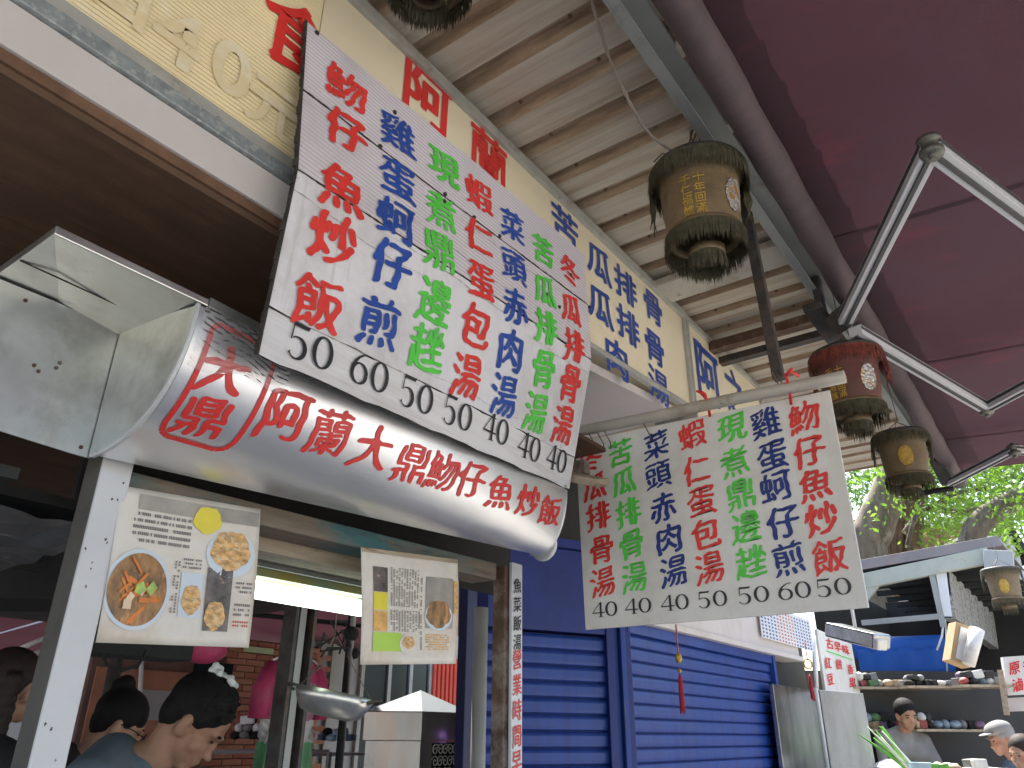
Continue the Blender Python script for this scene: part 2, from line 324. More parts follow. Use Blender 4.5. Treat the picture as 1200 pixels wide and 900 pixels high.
# ------------------------------------------------------------------ lettering
_gc = {}
_tc = bpy.data.curves.new('lettering_source', 'FONT'); _to = bpy.data.objects.new('lettering_source', _tc); COL.objects.link(_to)
def outlines(ch):
    if ch in _gc: return _gc[ch]
    _tc.body = ch; bpy.context.view_layer.update()
    cu = _to.to_curve(bpy.context.evaluated_depsgraph_get())
    res = []
    for sp in cu.splines:
        pts = []
        if sp.type == 'BEZIER':
            bp = sp.bezier_points; n = len(bp)
            for i in range(n):
                a, b = bp[i], bp[(i+1) % n]; L = (b.co-a.co).length; k = max(1, int(L/.022))
                for j in range(k):
                    t = j/k; p = a.co*(1-t)**3 + a.handle_right*3*t*(1-t)**2 + b.handle_left*3*t*t*(1-t) + b.co*t**3
                    pts.append((p.x, p.y))
        else:
            cc = [p.co for p in sp.points]; n = len(cc)
            for i in range(n):
                a, b = cc[i], cc[(i+1) % n]; L = (b-a).length; k = max(1, int(L/.022))
                for j in range(k): pts.append((a.x+(b.x-a.x)*j/k, a.y+(b.y-a.y)*j/k))
        if len(pts) > 2: res.append(np.array(pts))
    _to.to_curve_clear()
    _gc[ch] = res
    return res
def area(p): return .5*np.sum(p[:,0]*np.roll(p[:,1],-1)-np.roll(p[:,0],-1)*p[:,1])
_fc = {}
def fill(polys):
    """triangulate closed outlines (even-odd): faces over the concatenated outline points"""
    cu = bpy.data.curves.new('lettering_fill', 'CURVE'); cu.dimensions = '2D'; cu.fill_mode = 'BOTH'
    for p in polys:
        sp = cu.splines.new('POLY'); sp.points.add(len(p)-1)
        sp.points.foreach_set('co', np.concatenate([p, np.zeros((len(p),1)), np.ones((len(p),1))],1).ravel()); sp.use_cyclic_u = True
    o = bpy.data.objects.new('lettering_fill', cu); me = bpy.data.meshes.new_from_object(o)
    allp = np.concatenate(polys); mv = np.array([(v.co.x, v.co.y) for v in me.vertices])
    idx = [int(np.argmin(((allp-q)**2).sum(1))) for q in mv]
    fs = [tuple(idx[i] for i in f.vertices) for f in me.polygons]
    bpy.data.objects.remove(o); bpy.data.curves.remove(cu); bpy.data.meshes.remove(me)
    return fs
def glyph(ch, brush=1.0, bold=.012, seed=0):
    """outline points of a character centred on 0,0 in em units with its faces; brush gives hand-painted stroke weight"""
    rs = random.Random((ord(ch[0])*31+seed*7) & 0xffff); ol = outlines(ch)
    if ch not in _fc: _fc[ch] = fill(ol)
    big = max(ol, key=lambda p: abs(area(p))); sgn = 1 if area(big) > 0 else -1
    ph = [rs.uniform(0, 6.28) for _ in range(8)]
    res = []
    for p in ol:
        t = np.roll(p,-1,0)-np.roll(p,1,0); t /= (np.linalg.norm(t,axis=1,keepdims=True)+1e-9)
        nrm = np.stack([t[:,1], -t[:,0]],1)*sgn
        dens = 1.0 if len(np.concatenate(ol)) < 420 else .72
        wgt = bold*dens + brush*dens*(.020*np.abs(nrm[:,0])**1.5 - .006*np.abs(nrm[:,1]))
        wv = np.sin(p[:,0]*13+ph[0])*np.sin(p[:,1]*11+ph[1])*.5+np.sin(p[:,0]*29+p[:,1]*23+ph[2])*.5
        wgt = wgt + brush*.012*wv
        q = p + nrm*wgt[:,None]
        if brush > 0:
            for _ in range(2): q = .5*q+.25*(np.roll(q,1,0)+np.roll(q,-1,0))
            x = q[:,0]-.5; y = q[:,1]-.38
            xx = x + .020*np.sin(y*7+ph[3]) + .012*np.sin(y*17+x*5+ph[4])
            yy = y + .15*x + .016*np.sin(x*8+ph[5]) - .09*x*x + .010*np.sin(x*19+ph[6])
            q = np.stack([xx, yy],1)
        else: q = q-np.array([.5,.38])
        res.append(q)
    return np.concatenate(res), _fc[ch]
def char_mb(it, mapf, brush, bold, seed):
    ch, cu_, cv, sw, sh = it; q, fs = glyph(ch, brush, bold, seed)
    return MB().add([mapf(a*sw+cu_, b*sh+cv) for a, b in q], fs)
def put_chars(items, mapf, brush, bold, seed, m_, parent, name='character'):
    for i, it in enumerate(items): part(name, char_mb(it, mapf, brush, bold, seed+i), m_, parent)
# roman numerals of the price line: thick-and-thin strokes
def vstroke(pts, ws, nrm=None):
    pts = [Vector((*p, 0)) for p in pts]; L = []; Rr = []
    for i, p in enumerate(pts):
        d = (pts[min(i+1,len(pts)-1)]-pts[max(i-1,0)]).normalized(); n = Vector((-d.y, d.x, 0))
        L.append(p+n*ws[i]/2); Rr.append(p-n*ws[i]/2)
    return L, Rr
def arc(cx, cy, rx, ry, a0, a1, n=22): return [(cx+rx*math.cos(R(a0+(a1-a0)*i/n)), cy+ry*math.sin(R(a0+(a1-a0)*i/n))) for i in range(n+1)]
def digit_strokes(d):
    if d == '0':
        a = arc(.33,.36,.25,.33,0,360,36); return [(a, [.035+.085*abs(math.cos(R(10*i)))**1.4 for i in range(37)])]
    if d == '4':
        return [([(.44,.72),(.03,.22)],[.035,.03]), ([(.02,.215),(.66,.215)],[.05,.05]), ([(.46,.73),(.46,.0)],[.10,.10]), ([(.34,.012),(.58,.012)],[.026,.026])]
    if d == '5':
        b = arc(.28,.22,.23,.225,128,-138,26)
        return [([(.12,.70),(.52,.70),(.56,.75)],[.085,.08,.02]), ([(.12,.72),(.095,.36)],[.035,.035]), (b, [.03+.085*max(0,math.cos(R(128-266*i/26)))**1.2 for i in range(27)]), ([(.09,.10),(.10,.085),(.12,.08)],[.06,.09,.05])]
    if d == '6':
        a = arc(.32,.235,.235,.225,0,360,32); t = [(.58,.70),(.42,.685),(.27,.60),(.15,.47),(.09,.34),(.085,.23)]
        return [(a, [.03+.08*abs(math.cos(R(360*i/32)))**1.3 for i in range(33)]), (t, [.03,.04,.055,.08,.10,.10])]
def digits_mb(s_, u, v, sw, sh, mapf3):
    mb = MB(); k = 0
    for i, d in enumerate(s_):
        for pts, ws in digit_strokes(d):
            L, Rr = vstroke(pts, ws); k += 1; n = len(L)
            f = lambda p: mapf3(u+(p.x-.68+.68*i)*sw, v+(p.y-.36)*sh, .0002*k)
            mb.add([f(p) for p in L]+[f(p) for p in Rr], [(j, j+1, n+j+1, n+j) for j in range(n-1)])
    return mb

# ================================================================== SETTING: ground
g = MB(); g.add([(-400,-400,0),(400,-400,0),(400,600,0),(-400,600,0)], [(0,1,2,3)])
struct('ground', g, m_conc)

# ================================================================== corrugated roof over the walkway
ZR = 3.0
rf = thing('corrugated_roof', 'corrugated metal canopy roof with rust stained ribs above the yellow sign', 'roof', (-.75, 2, ZR))
PITCHR = .150
def sheet(y0, n):
    mb = MB()
    for k in range(n):
        a = y0+k*PITCHR
        pr = [(a, 0, 0), (a+.096, 0, 0), (a+.110, .024, 1), (a+.136, .024, 1), (a+.150, 0, 1)]
        for i in range(4):
            (ya, za, ma), (yb, zb, mb_) = pr[i], pr[i+1]
            mi = 0 if i == 0 else 1
            mb.add([(-2.6,ya,ZR+za),(-.32,ya,ZR+za),(-.32,yb,ZR+zb),(-2.6,yb,ZR+zb)], [(0,1,2,3)], mi)
    return mb
y = 0.969-.123-.150*24
k = 0
while y < 4.8:
    n = 5 if y+.75 < 4.85 else 2
    o = part('roof_sheet', sheet(y, n), [m_roof, m_rib], rf, solid=.0012); 
    y += .75 if n == 5 else 99; k += 1
mb = MB()
rq = random.Random(9)
for k in range(30):
    yv = .3+.150*k+.05
    for xv in (-.9,-.65):
        if rq.random() < .7: mb.lathe([(.001,-.004),(.005,-.004),(.006,0)], (xv+rq.uniform(-.01,.01), yv, ZR-.0008), 8)
part('roof_screw', mb, m_rusty, rf, kind='stuff')
mb = MB(); mb.box(-.535,-.475,-2.5,4.70,2.982,2.996); mb.box(-.535,-.529,-2.5,4.70,2.925,2.9818); mb.box(-.5285,-.505,-2.5,4.70,2.925,2.930)
part('steel_channel', mb, m_beam, rf)
mb = MB(); mb.box(-.36,-.33,-2.5,4.9,2.965,2.994); part('edge_angle', mb, m_beam, rf)
for yy in np.arange(.35, 4.7, .32):
    mb = MB(); mb.box(-.474,-.361,yy,yy+.04,2.975,2.996); part('purlin', mb, m_rod, rf)
part('cross_board', MB().box(-1.0,-.54,2.24,2.38,2.955,2.985), m_rod, rf, bev=.003)
yr1, yr2 = P(900,386,'z',2.93).y, P(900,400,'z',2.93).y
part('cross_rail', MB().box(-1.1,-.54,yr1,yr1+.05,2.91,2.95), m_rusty, rf); part('cross_rail', MB().box(-1.1,-.54,yr2,yr2+.04,2.89,2.92), m_bar, rf)

# ================================================================== awning
aw = thing('retractable_awning', 'large crimson cloth awning with folding arms, stretched over the walkway', 'awning', (.8, 2, 2.8))
AX, AZ = -.405, 2.885
def AXf(y): return -.372-.012*(y-1.1)
def awn(u, v):
    y = -1.6+v*6.75; x = AXf(y)+u*2.75
    z = AZ+.035 - .10*u + .012*math.sin(v*34)*math.sin(u*3.1) - .02*math.sin(u*math.pi)
    return (x, y, z)
part('cloth', MB().grid(awn, 24, 60), m_awn, aw)
mb = MB()
for yv in (.2, 1.05, 2.25, 3.4, 4.5):
    v = (yv+1.6)/6.75
    mb.grid(lambda a, b: tuple(Vector(awn(a, v+b*.003))-Vector((0,0,.0025))), 20, 1)
part('seam', mb, m_awn, aw)
pts = [(AXf(-1.7+i*.1)-.01, -1.7+i*.1, AZ-.03) for i in range(68)]
part('roller_tube', MB().tube(pts, [.043+.0022*math.sin(i*1.7) for i in range(68)], 20), m_tubec, aw)
part('front_bar', MB().box(2.33,2.39,-1.6,5.15,2.74,2.83), m_alu, aw, bev=.004)
def arm(a, e, b, nm='folding_arm'):
    def seg(p, q, w_=.045):
        d = (Vector(q)-Vector(p)).normalized(); s_ = d.cross(Vector((0,0,1))).normalized()
        m = MB(); m.bar(p, q, w_, .036)
        m.bar(Vector(p)+Vector((0,0,-.020)), Vector(q)+Vector((0,0,-.020)), w_*.30, .006, mi=1)
        m.bar(Vector(p)+s_*(w_/2+.001)+Vector((0,0,.006)), Vector(q)+s_*(w_/2+.001)+Vector((0,0,.006)), .003, .012, mi=1)
        m.bar(Vector(p)-s_*(w_/2+.001)+Vector((0,0,.006)), Vector(q)-s_*(w_/2+.001)+Vector((0,0,.006)), .003, .012, mi=1)
        return m
    o = part(nm, seg(a, e), [m_alu, m_aluk], aw, bev=.003)
    part(nm, seg(e, b), [m_alu, m_aluk], aw, bev=.003)
    j = MB(); E_ = Vector(e)
    j.lathe([(.001,-.028),(.025,-.028),(.028,-.022),(.028,-.012),(.022,-.010),(.022,.008),(.028,.010),(.028,.022),(.001,.024)], E_, 20)
    j.tube([E_+Vector((0,0,-.040)), E_+Vector((0,0,.034))], .010, 10)
    part('elbow_joint', j, m_cast, aw)
A1 = P(990,375,'z',2.74); E1 = P(1090,172,'z',2.745); B1 = P(1262,300,'z',2.70)
arm(A1, E1, B1)
A2 = P(1002,388,'z',2.70); E2 = P(1155,478,'z',2.72); B2 = P(1300,400,'z',2.70)
arm(A2, E2, B2)
A3 = P(1112,566,'z',2.74); E3 = P(1188,527,'z',2.76); B3 = P(1290,538,'z',2.72)
arm(A3, E3, B3)
br = MB(); c = P(975,378,'z',2.76)
br.bar(Vector((AX-.10, c.y-.10, 2.79)), Vector((AX-.10, c.y+.28, 2.79)), .06, .03)
br.bar(Vector((AX-.05, c.y-.02, 2.79)), Vector((A1.x, A1.y+.05, 2.735)), .075, .05)
br.bar(Vector((AX-.10, c.y+.05, 2.80)), Vector((AX-.10, c.y+.05, 2.98)), .04, .03)
part('arm_bracket', br, m_bar, aw, bev=.004)
br = MB(); br.bar(Vector((AX-.06,A3.y-.1,2.86)), Vector((A3.x,A3.y,2.74)), .07, .05); pass
part('end_bracket', br, m_bar, aw, bev=.004)
part('end_hanger', MB().bar((AX-.06,4.95,2.80),(AX-.06,5.13,2.98),.05,.03), m_bar, aw)
part('tube_cap', MB().tube([(AXf(5.1)-.01,5.0,AZ-.03),(AXf(5.1)-.01,5.12,AZ-.03)], .052, 16), m_bar, aw)
part('torsion_bar', MB().tube([(-.62,4.9,2.755),(A3.x,4.9,2.755)], .016, 10), m_black, aw)

# ================================================================== fascia signs
XF = -1.0
def FX(px, py, x=XF): return P(px, py, 'x', x)
Zt, Zb = 2.975, 2.437
# left light box, ribbed yellow
ls = thing('yellow_sign_box', 'old ribbed yellow sign panel with faded white figures, left of the white menu board', 'sign', (XF-.1, -.2, 2.43))
mb = MB(); n = 110; pr = []
for i in range(n+1):
    z = Zb-.006+(Zt-.035-Zb+.006)*i/n; pr.append((XF-.002+(.0022 if i % 2 else 0), z))
for i in range(n): mb.add([(pr[i][0],-1.6,pr[i][1]),(pr[i][0],.672,pr[i][1]),(pr[i+1][0],.672,pr[i+1][1]),(pr[i+1][0],-1.6,pr[i+1][1])], [(0,1,2,3)])
mb.box(XF-.20,XF-.012,-1.6,.672,Zb,Zt-.04)
part('ribbed_panel', mb, m_yel, ls)
mf = lambda u, v: (XF+.0025, u, v)
it = []
for ch, px, py, sc_ in (('元',322,128,.13),('0',272,78,.16),('4',212,42,.17),('油',130,-30,.15)):
    q = FX(px, py); it.append((ch, q.y+(.04 if ch in '04' else 0), q.z, sc_, sc_))
put_chars(it, mf, 0, .022, 0, m_ghost, ls)
q = FX(352, 48); put_chars([('食', q.y, q.z-.005, .19, .20)], mf, 0, .020, 0, m_signr, ls)
# right light box, smooth cream
rs_ = thing('cream_sign_box', 'cream shop sign box with big red and blue characters above the menu board', 'sign', (XF-.1, 1.5, 2.43))
def zb(y): return 2.437+.015*(y-.7)
mb = MB()
yL, yR = .676, 2.50
mb.hexa((XF-.004,yL,2.437),(XF-.004,yR,2.565),(XF-.004,yR,2.945),(XF-.004,yL,2.945),(XF-.16,yL,2.437),(XF-.16,yR,2.565),(XF-.16,yR,2.945),(XF-.16,yL,2.945))
sfc = part('sign_face', mb, m_cream, rs_)
it = []; 
for ch, px, py, s1, s2 in (('阿',502,112,.185,.185),('蘭',574,185,.175,.170)):
    q = FX(px, py); it.append((ch, q.y, q.z, s1, s2))
put_chars(it, lambda u, v: (XF-.0015, u, v), 0, .026, 0, m_signr, sfc)
it = []
for ch, px, py in (('苦',663,266),('瓜',703,308),('瓜',705,358),('排',734,335),('排',737,382),('骨',766,360),('骨',768,407),('肉',724,420),('湯',773,452)):
    q = FX(px, py); it.append((ch, q.y, q.z, .165, .135))
put_chars(it, lambda u, v: (XF-.0015, u, v), 0, .024, 0, m_signb, sfc)
mb = MB(); mb.box(XF-.165,XF+.010,-1.6,yR+.01,Zt-.034,Zt)
part('top_rail', mb, m_frame, rs_, bev=.002)
mb = MB(); mb.hexa((XF+.008,yR-.012,2.55),(XF+.008,yR+.012,2.55),(XF+.008,yR+.012,Zt-.036),(XF+.008,yR-.012,Zt-.036),(XF-.16,yR-.010,2.55),(XF-.16,yR+.012,2.55),(XF-.16,yR+.012,Zt-.036),(XF-.16,yR-.010,Zt-.036))
mb.hexa((XF+.004,yL,2.424),(XF+.004,yR-.014,2.550),(XF+.004,yR-.014,2.568),(XF+.004,yL,2.442),(XF-.02,yL,2.424),(XF-.02,yR-.014,2.550),(XF-.02,yR-.014,2.568),(XF-.02,yL,2.442))
part('edge_rail', mb, m_frame, rs_, bev=.0015)
# white soffit below the right box
sf = MB(); sf.hexa((XF-.03,1.3,2.395),(XF-.42,1.3,2.395),(XF-.42,2.46,2.52),(XF-.03,2.46,2.52),(XF-.03,1.3,2.43),(XF-.42,1.3,2.43),(XF-.42,2.46,2.545),(XF-.03,2.46,2.545))
tag(part('soffit_panel', sf, m_trim), 'dirty white panel under the cream sign box, above the pipe', 'panel')
# next box
ns = thing('far_sign_box', 'small cream sign box with a blue character, beyond the long cream sign', 'sign', (XF-.1, 3, 2.45))
part('sign_face', MB().box(XF-.16,XF-.004,2.53,3.34,2.45,2.945), m_cream, ns)
part('edge_rail', MB().box(XF-.165,XF+.008,2.515,2.529,2.44,2.97).box(XF-.165,XF+.006,2.53,3.35,2.946,2.97).box(XF-.165,XF+.006,3.341,3.36,2.44,2.945), m_frame, ns)
it = []
for ch, px, py, s1, s2 in (('阿',830,438,.26,.27),('之',862,462,.24,.24)):
    q = FX(px, py); it.append((ch, q.y, q.z, s1, s2))
put_chars(it, lambda u, v: (XF-.001, u, v), 0, .020, 0, m_signb, ns)
# trims under the left box
z1a, z1b, z1c, z1d = 2.428, 2.40, 2.375, 2.300
st = thing('stall_canopy_edge', 'layered edge of the stall canopy: pale strip, speckled strip, white board over brown plywood', 'canopy', (XF-.5, -.2, 2.28))
part('pale_strip', MB().box(XF-.10,XF+.004,-1.6,.70,2.402,2.430), m_frame, st, bev=.002)
part('speckled_strip', MB().box(XF-.10,XF+.010,-1.6,.70,2.372,2.401), m_galv, st, bev=.002)
part('white_board', MB().box(XF-.10,XF+.001,-1.6,.72,2.296,2.371), m_trim, st, bev=.002)
part('brown_edge', MB().box(XF-.10,XF-.006,-1.6,.74,2.276,2.2955), m_plyedge, st)
part('plywood_sheet', MB().box(-3.2,XF-.012,-1.6,1.22,2.262,2.2755), m_ply, st)
part('plywood_sheet', MB().box(-3.2,XF-.10,1.226,2.2,2.262,2.2755), m_ply, st)

# ================================================================== big white menu board hung on the sign
y0 = FX(360,25,-.985).y
q0 = P(360,25,'y',y0); q1 = P(349,198,'y',y0); q2 = P(303,415,'y',y0)
yr = FX(685,298,-.985).y
prof = [(q0.x, q0.z), (q1.x, q1.z), (q2.x, q2.z)]
L1 = math.hypot(q1.x-q0.x, q1.z-q0.z); L2 = math.hypot(q2.x-q1.x, q2.z-q1.z)
_r0, _r1, _r2 = P(685,298,'y',yr), P(693,422,'y',yr), P(667,573,'y',yr)
profr = [(_r0.x, _r0.z), (_r1.x, _r1.z), (_r2.x, _r2.z)]
def prof_at(v, k_=0):      # v: metres down from the top edge, k_ 0 left edge .. 1 right edge
    i = 0 if v < L1 else 1; t = v/L1 if i == 0 else (v-L1)/L2
    pa = [prof[j][0]*(1-k_)+profr[j][0]*k_ for j in (i, i+1)]; pb = [prof[j][1]*(1-k_)+profr[j][1]*k_ for j in (i, i+1)]
    nx, nz = -(pb[1]-pb[0]), (pa[1]-pa[0]); l = math.hypot(nx, nz)
    return pa[0]+(pa[1]-pa[0])*t, pb[0]+(pb[1]-pb[0])*t, nx/l, nz/l
def bs(u, v, off=0.0):
    x, z, nx, nz = prof_at(v, (u-y0)/(yr-y0)); return Vector((x+nx*off, u, z+nz*off))
def projpx(p):
    v = Vector(p)-CP; d = v.dot(fw); return 600+F*v.dot(rt)/d, 450-F*v.dot(up)/d
def inv_surf(fn, px, py, u0, u1, v0, v1):
    for _ in range(5):
        best = None
        for i in range(13):
            for j in range(13):
                u = u0+(u1-u0)*i/12; v = v0+(v1-v0)*j/12; x, y = projpx(fn(u, v)); e = (x-px)**2+(y-py)**2
                if best is None or e < best[0]: best = (e, u, v)
        du, dv = (u1-u0)/10, (v1-v0)/10; _, u, v = best; u0, u1, v0, v1 = u-du, u+du, v-dv, v+dv
    return u, v
def inv_bs(px, py): return inv_surf(bs, px, py, y0, yr, 0, L1+L2-.0001)
bd = thing('menu_board', 'large white menu board of four planks with painted dishes, hung over the cream sign', 'menu board', bs((y0+yr)/2, L1+L2))
LT = L1+L2
# crack between upper planks runs from 24% (left) to 28% (right) of the height
def plank(va, vb, m, nm='plank', lab=None, dl=0, dr=0, th=.005):
    mb = MB(); N_ = 26
    rr = random.Random(int(va*1000)+3)
    def ed(u, v):
        return v + .0016*math.sin(u*31+va*9)+.0010*math.sin(u*87)
    for i in range(N_):
        ua = y0+(yr-y0)*i/N_; ub = y0+(yr-y0)*(i+1)/N_
        fa, fb = va, vb
        rows = 3
        for j in range(rows):
            a = fa+(fb-fa)*j/rows; b = fa+(fb-fa)*(j+1)/rows
            mb.add([bs(ua, ed(ua,a)), bs(ub, ed(ub,a)), bs(ub, ed(ub,b)), bs(ua, ed(ua,b))], [(0,3,2,1)], 0)
        mb.add([bs(ua,ed(ua,va)), bs(ub,ed(ub,va)), bs(ub,ed(ub,va),-th), bs(ua,ed(ua,va),-th)], [(0,1,2,3)], 1)
        mb.add([bs(ua,ed(ua,vb)), bs(ub,ed(ub,vb)), bs(ub,ed(ub,vb),-th), bs(ua,ed(ua,vb),-th)], [(0,3,2,1)], 1)
        mb.add([bs(ua,va,-th), bs(ub,va,-th), bs(ub,vb,-th), bs(ua,vb,-th)], [(0,1,2,3)], 1)
    for u in (y0, yr): mb.add([bs(u,va), bs(u,vb), bs(u,vb,-th), bs(u,va,-th)], [(0,1,2,3)], 1)
    return part(nm, mb, [m, m_edge], bd)
C1 = inv_bs(356,106)[1]; C3 = LT-.085
plank(0, C1-.002, m_boardl)
plank(C1+.002, L1-.0015, m_boardl)
plank(L1+.0015, C3-.001, m_board)
plank(C3+.0005, LT, m_boards)
# weathered left edge strip
mb = MB(); N_ = 40
for i in range(N_):
    va = LT*i/N_; vb = LT*(i+1)/N_; j = .003+.005*random.random()
    mb.hexa(bs(y0-j,va,.002),bs(y0-.0005,va,.002),bs(y0-.0005,vb,.002),bs(y0-j,vb,.002),bs(y0-j,va,-.006),bs(y0-.0005,va,-.006),bs(y0-.0005,vb,-.006),bs(y0-j,vb,-.006))
part('edge_tape', mb, m_edge, bd)
# cracks and ragged splits along the plank joints
mb = MB(); mbl = MB()
for vv, amp, wd in ((C1,.002,.0022),(C1+.03,.012,.0006),(L1-.055,.016,.0008),(L1,.002,.0020),(L1+.05,.014,.0005),(L1+.02,.010,.0007),(C3,.002,.0008),(C3-.03,.010,.0004)):
    ph = random.random()*6; q_ = mb if wd > .001 else mbl; wpr = wd
    for i in range(140):
        ua = y0+(yr-y0)*i/140; ub = y0+(yr-y0)*(i+1)/140
        f = lambda u: vv+amp*(math.sin(u*5+ph)*.6+math.sin(u*17+ph*2)*.3+.12*math.sin(u*61+ph*3))
        wn = wd*(.25+random.random()*1.2)*(1 if wd > .001 else max(0, .5+.9*math.sin(u_ph*3+ua*7)) if (u_ph := ph) or True else 1)
        q_.add([bs(ua,f(ua)-wpr,.0012), bs(ub,f(ub)-wn,.0012), bs(ub,f(ub)+wn,.0012), bs(ua,f(ua)+wpr,.0012)], [(0,3,2,1)]); wpr = wn
part('hairline', mbl, mat('crack_grey', (.30,.27,.25), .8), bd, kind='stuff')
part('crack', mb, m_edge, bd, kind='stuff')
mb = MB()
for px, py in ((371,38),(445,172),(462,132),(521,228),(555,255),(585,277),(520,236),(640,345),(655,360),(690,360),(668,322)):
    u, v = inv_bs(px, py); v = max(v, .012); c = bs(u, v, .001)
    mb.ball(c, .0055, 8, 5)
part('nail', mb, m_edge, bd, kind='stuff')
cols = [
 (m_red,  [('魩',406,103),('仔',406,154),('魚',401,221),('炒',391,280),('飯',373,355)], '50',364,408),
 (m_blue, [('雞',466,157),('蛋',466,210),('蚵',464,257),('仔',459,310),('煎',444,378)], '60',433,437),
 (m_green,[('現',520,196),('煮',517,248),('鼎',515,293),('邊',509,353),('趖',500,408)], '50',488,464),
 (m_red,  [('蝦',561,228),('仁',561,278),('蛋',564,328),('包',557,382),('湯',546,440)], '50',536,485),
 (m_blue, [('菜',600,265),('頭',602,312),('赤',604,358),('肉',598,410),('湯',590,463)], '40',581,503),
 (m_green,[('苦',636,294),('瓜',638,340),('排',640,382),('骨',637,432),('湯',627,483)], '40',620,524),
 (m_red,  [('冬',667,317),('瓜',669,362),('排',673,404),('骨',668,449),('湯',659,497)], '40',652,538)]
for ci, (m_, chs, num, nx_, ny_) in enumerate(cols):
    it = []
    for ch, px, py in chs:
        u, v = inv_bs(px, py); v = max(v, .07)
        it.append((ch, u, -v, .114+.004*(ci < 2), .111))
    put_chars(it, lambda u, v: bs(u, -v, .003), 1.0, .018, ci*10, m_, bd)
    u, v = inv_bs(nx_, ny_)
    part('price', digits_mb(num, u, -v, .080, .086, lambda a, b, k_: bs(a, -b, .003+k_)), m_blk, bd)

# ================================================================== stainless hood
XB, XT, YH0 = -1.30, -1.046, .564
ZB, ZH = 1.872, 2.083; YH1 = 1.86
hd = thing('steel_hood', 'rounded stainless steel stall hood lettered in red, under the white menu board', 'stall hood', (-1.2, 1.2, ZB))
_tr = P(664,574,'y',1.70); _br = P(628,650,'y',1.70); YH1 = 1.70
def hprof(t, k_=0):   # t 0 top-front .. 1 bottom-back, convex quarter; k_ 0 near end .. 1 far end
    a = t*math.pi/2
    xt, zt__, xb, zb__ = XT+(_tr.x-XT)*k_, ZH+(_tr.z-ZH)*k_, XB+.02+(_br.x-XB-.02)*k_, ZB+(_br.z-ZB)*k_
    return xb+(xt-xb)*math.cos(a)**.85, zt__-(zt__-zb__)*math.sin(a)
def hs(u, t, off=0):
    k_ = (u-YH0)/(YH1-YH0); tc_ = min(max(t,0),1); x, z = hprof(tc_, k_)
    e = 1e-3; t0, t1 = max(0,min(1-e,tc_-e)), min(1,max(e,tc_+e)); xa, za = hprof(t0, k_); xb, zb_ = hprof(t1, k_)
    d = Vector((xb-xa, 0, zb_-za)).normalized(); nrm = Vector((-d.z, 0, d.x))
    if nrm.x < 0: nrm = -nrm
    off += .0022*math.sin(k_*9+t*3)*math.sin(tc_*math.pi)+.0012*math.sin(k_*23+t*5)*math.sin(tc_*math.pi)
    return Vector((x, u, z-min(0,t)*.33)) + nrm*off
def inv_hs(px, py): return inv_surf(hs, px, py, YH0, YH1, 0, 1)
mb = MB().grid(lambda a, b: hs(YH0+(YH1-YH0)*a, b), 110, 56)
cf_ = part('curved_front', mb, m_ss, hd)
def cap(y_, th): 
    k_ = 0 if y_ < 1 else 1; arcp = [Vector(hprof(i/24, k_)) for i in range(25)]
    pts = [Vector((arcp[-1].x-.02, y_, arcp[0].y+.04)), Vector((arcp[0].x, y_, arcp[0].y))] + [Vector((p.x, y_, p.y)) for p in arcp[1:]] + [Vector((arcp[-1].x-.02, y_, arcp[-1].y))]
    return MB().slab(pts, (0, th, 0))
part('end_cap', cap(YH0-.004, .0035), m_ssr, hd)
part('end_cap', cap(YH1, .0035), m_ss, hd)
mb = MB()
for i in range(24):      # folded rim round the cap
    a, b = hs(YH0-.006, i/24, .002), hs(YH0-.006, (i+1)/24, .002)
    mb.bar(a, b, .006, .006, (0,1,0))
part('rim', mb, m_ssp, hd)
zt_ = 2.122
part('back_panel', MB().slab([Vector((XB-.003,YH0+.0,zt_)),Vector((XB-.003,YH0,ZB))]+[Vector((XB-.003, YH0-.03-.30*t_, ZB+.012*t_+.10*max(0,t_-.35)**2.2*2.2)) for t_ in (0,.2,.4,.6,.8,1)]+[Vector((XB-.003,YH0-.39,ZB+.19)),Vector((XB-.003,YH0-.42,zt_))], (-.003,0,0)), m_ssr, hd)
mb = MB(); mb.hexa((XB-.25,.350,zt_+.004),(XT-.063,.350,zt_+.004),(XT+.002,YH0+.012,ZH+.004),(XB-.25,YH0+.012,zt_+.004),(XB-.25,.350,zt_+.022),(XT-.063,.350,zt_+.020),(XT+.002,YH0+.012,ZH+.017),(XB-.25,YH0+.012,zt_+.022))
part('top_plate', mb, m_ssr, hd, bev=.002)
part('top_plate', MB().hexa((XB-.25,YH0+.0135,ZH+.03),(XT+.002,YH0+.0135,ZH+.004),(_tr.x+.002,YH1,_tr.z+.004),(XB-.25,YH1,_tr.z+.03),(XB-.25,YH0+.0135,ZH+.05),(XT+.002,YH0+.0135,ZH+.022),(_tr.x+.002,YH1,_tr.z+.022),(XB-.25,YH1,_tr.z+.05)), m_ssr, hd, bev=.001)
mb = MB(); mb.tube([(XB+.075,.352,zt_+.0035),(XB+.10,YH0,zt_-.016)], .0014, 6)
part('seam', mb, m_edge, hd)
mb = MB()
for px, py in ((140,528),(95,524),(40,428),(66,431),(70,425),(45,435),(30,352)):
    q = P(px, py, 'x', XB-.002); mb.ball(q, .0035, 8, 5)
part('rivet', mb, m_rusty, hd, kind='stuff')
chs = [('阿',336,486),('蘭',388,508),('大',438,525),('鼎',484,543),('魩',520,553),('仔',554,562),('魚',587,577),('炒',620,587),('飯',645,599)]
it = []
for ch, px, py in chs:
    u, t = inv_hs(px, py); it.append((ch, u, -t, .099, .34))
put_chars(it, lambda u, v: hs(u, -v, .0016), .9, .013, 77, m_signr, cf_)
it = []
for ch, px, py, s_ in (('大',264,434,.092),('鼎',240,489,.092)):
    u, t = inv_hs(px, py); it.append((ch, u, -t, s_, .27))
put_chars(it, lambda u, v: hs(u, -v, .0016), .8, .020, 3, m_signr, cf_); mb = MB()
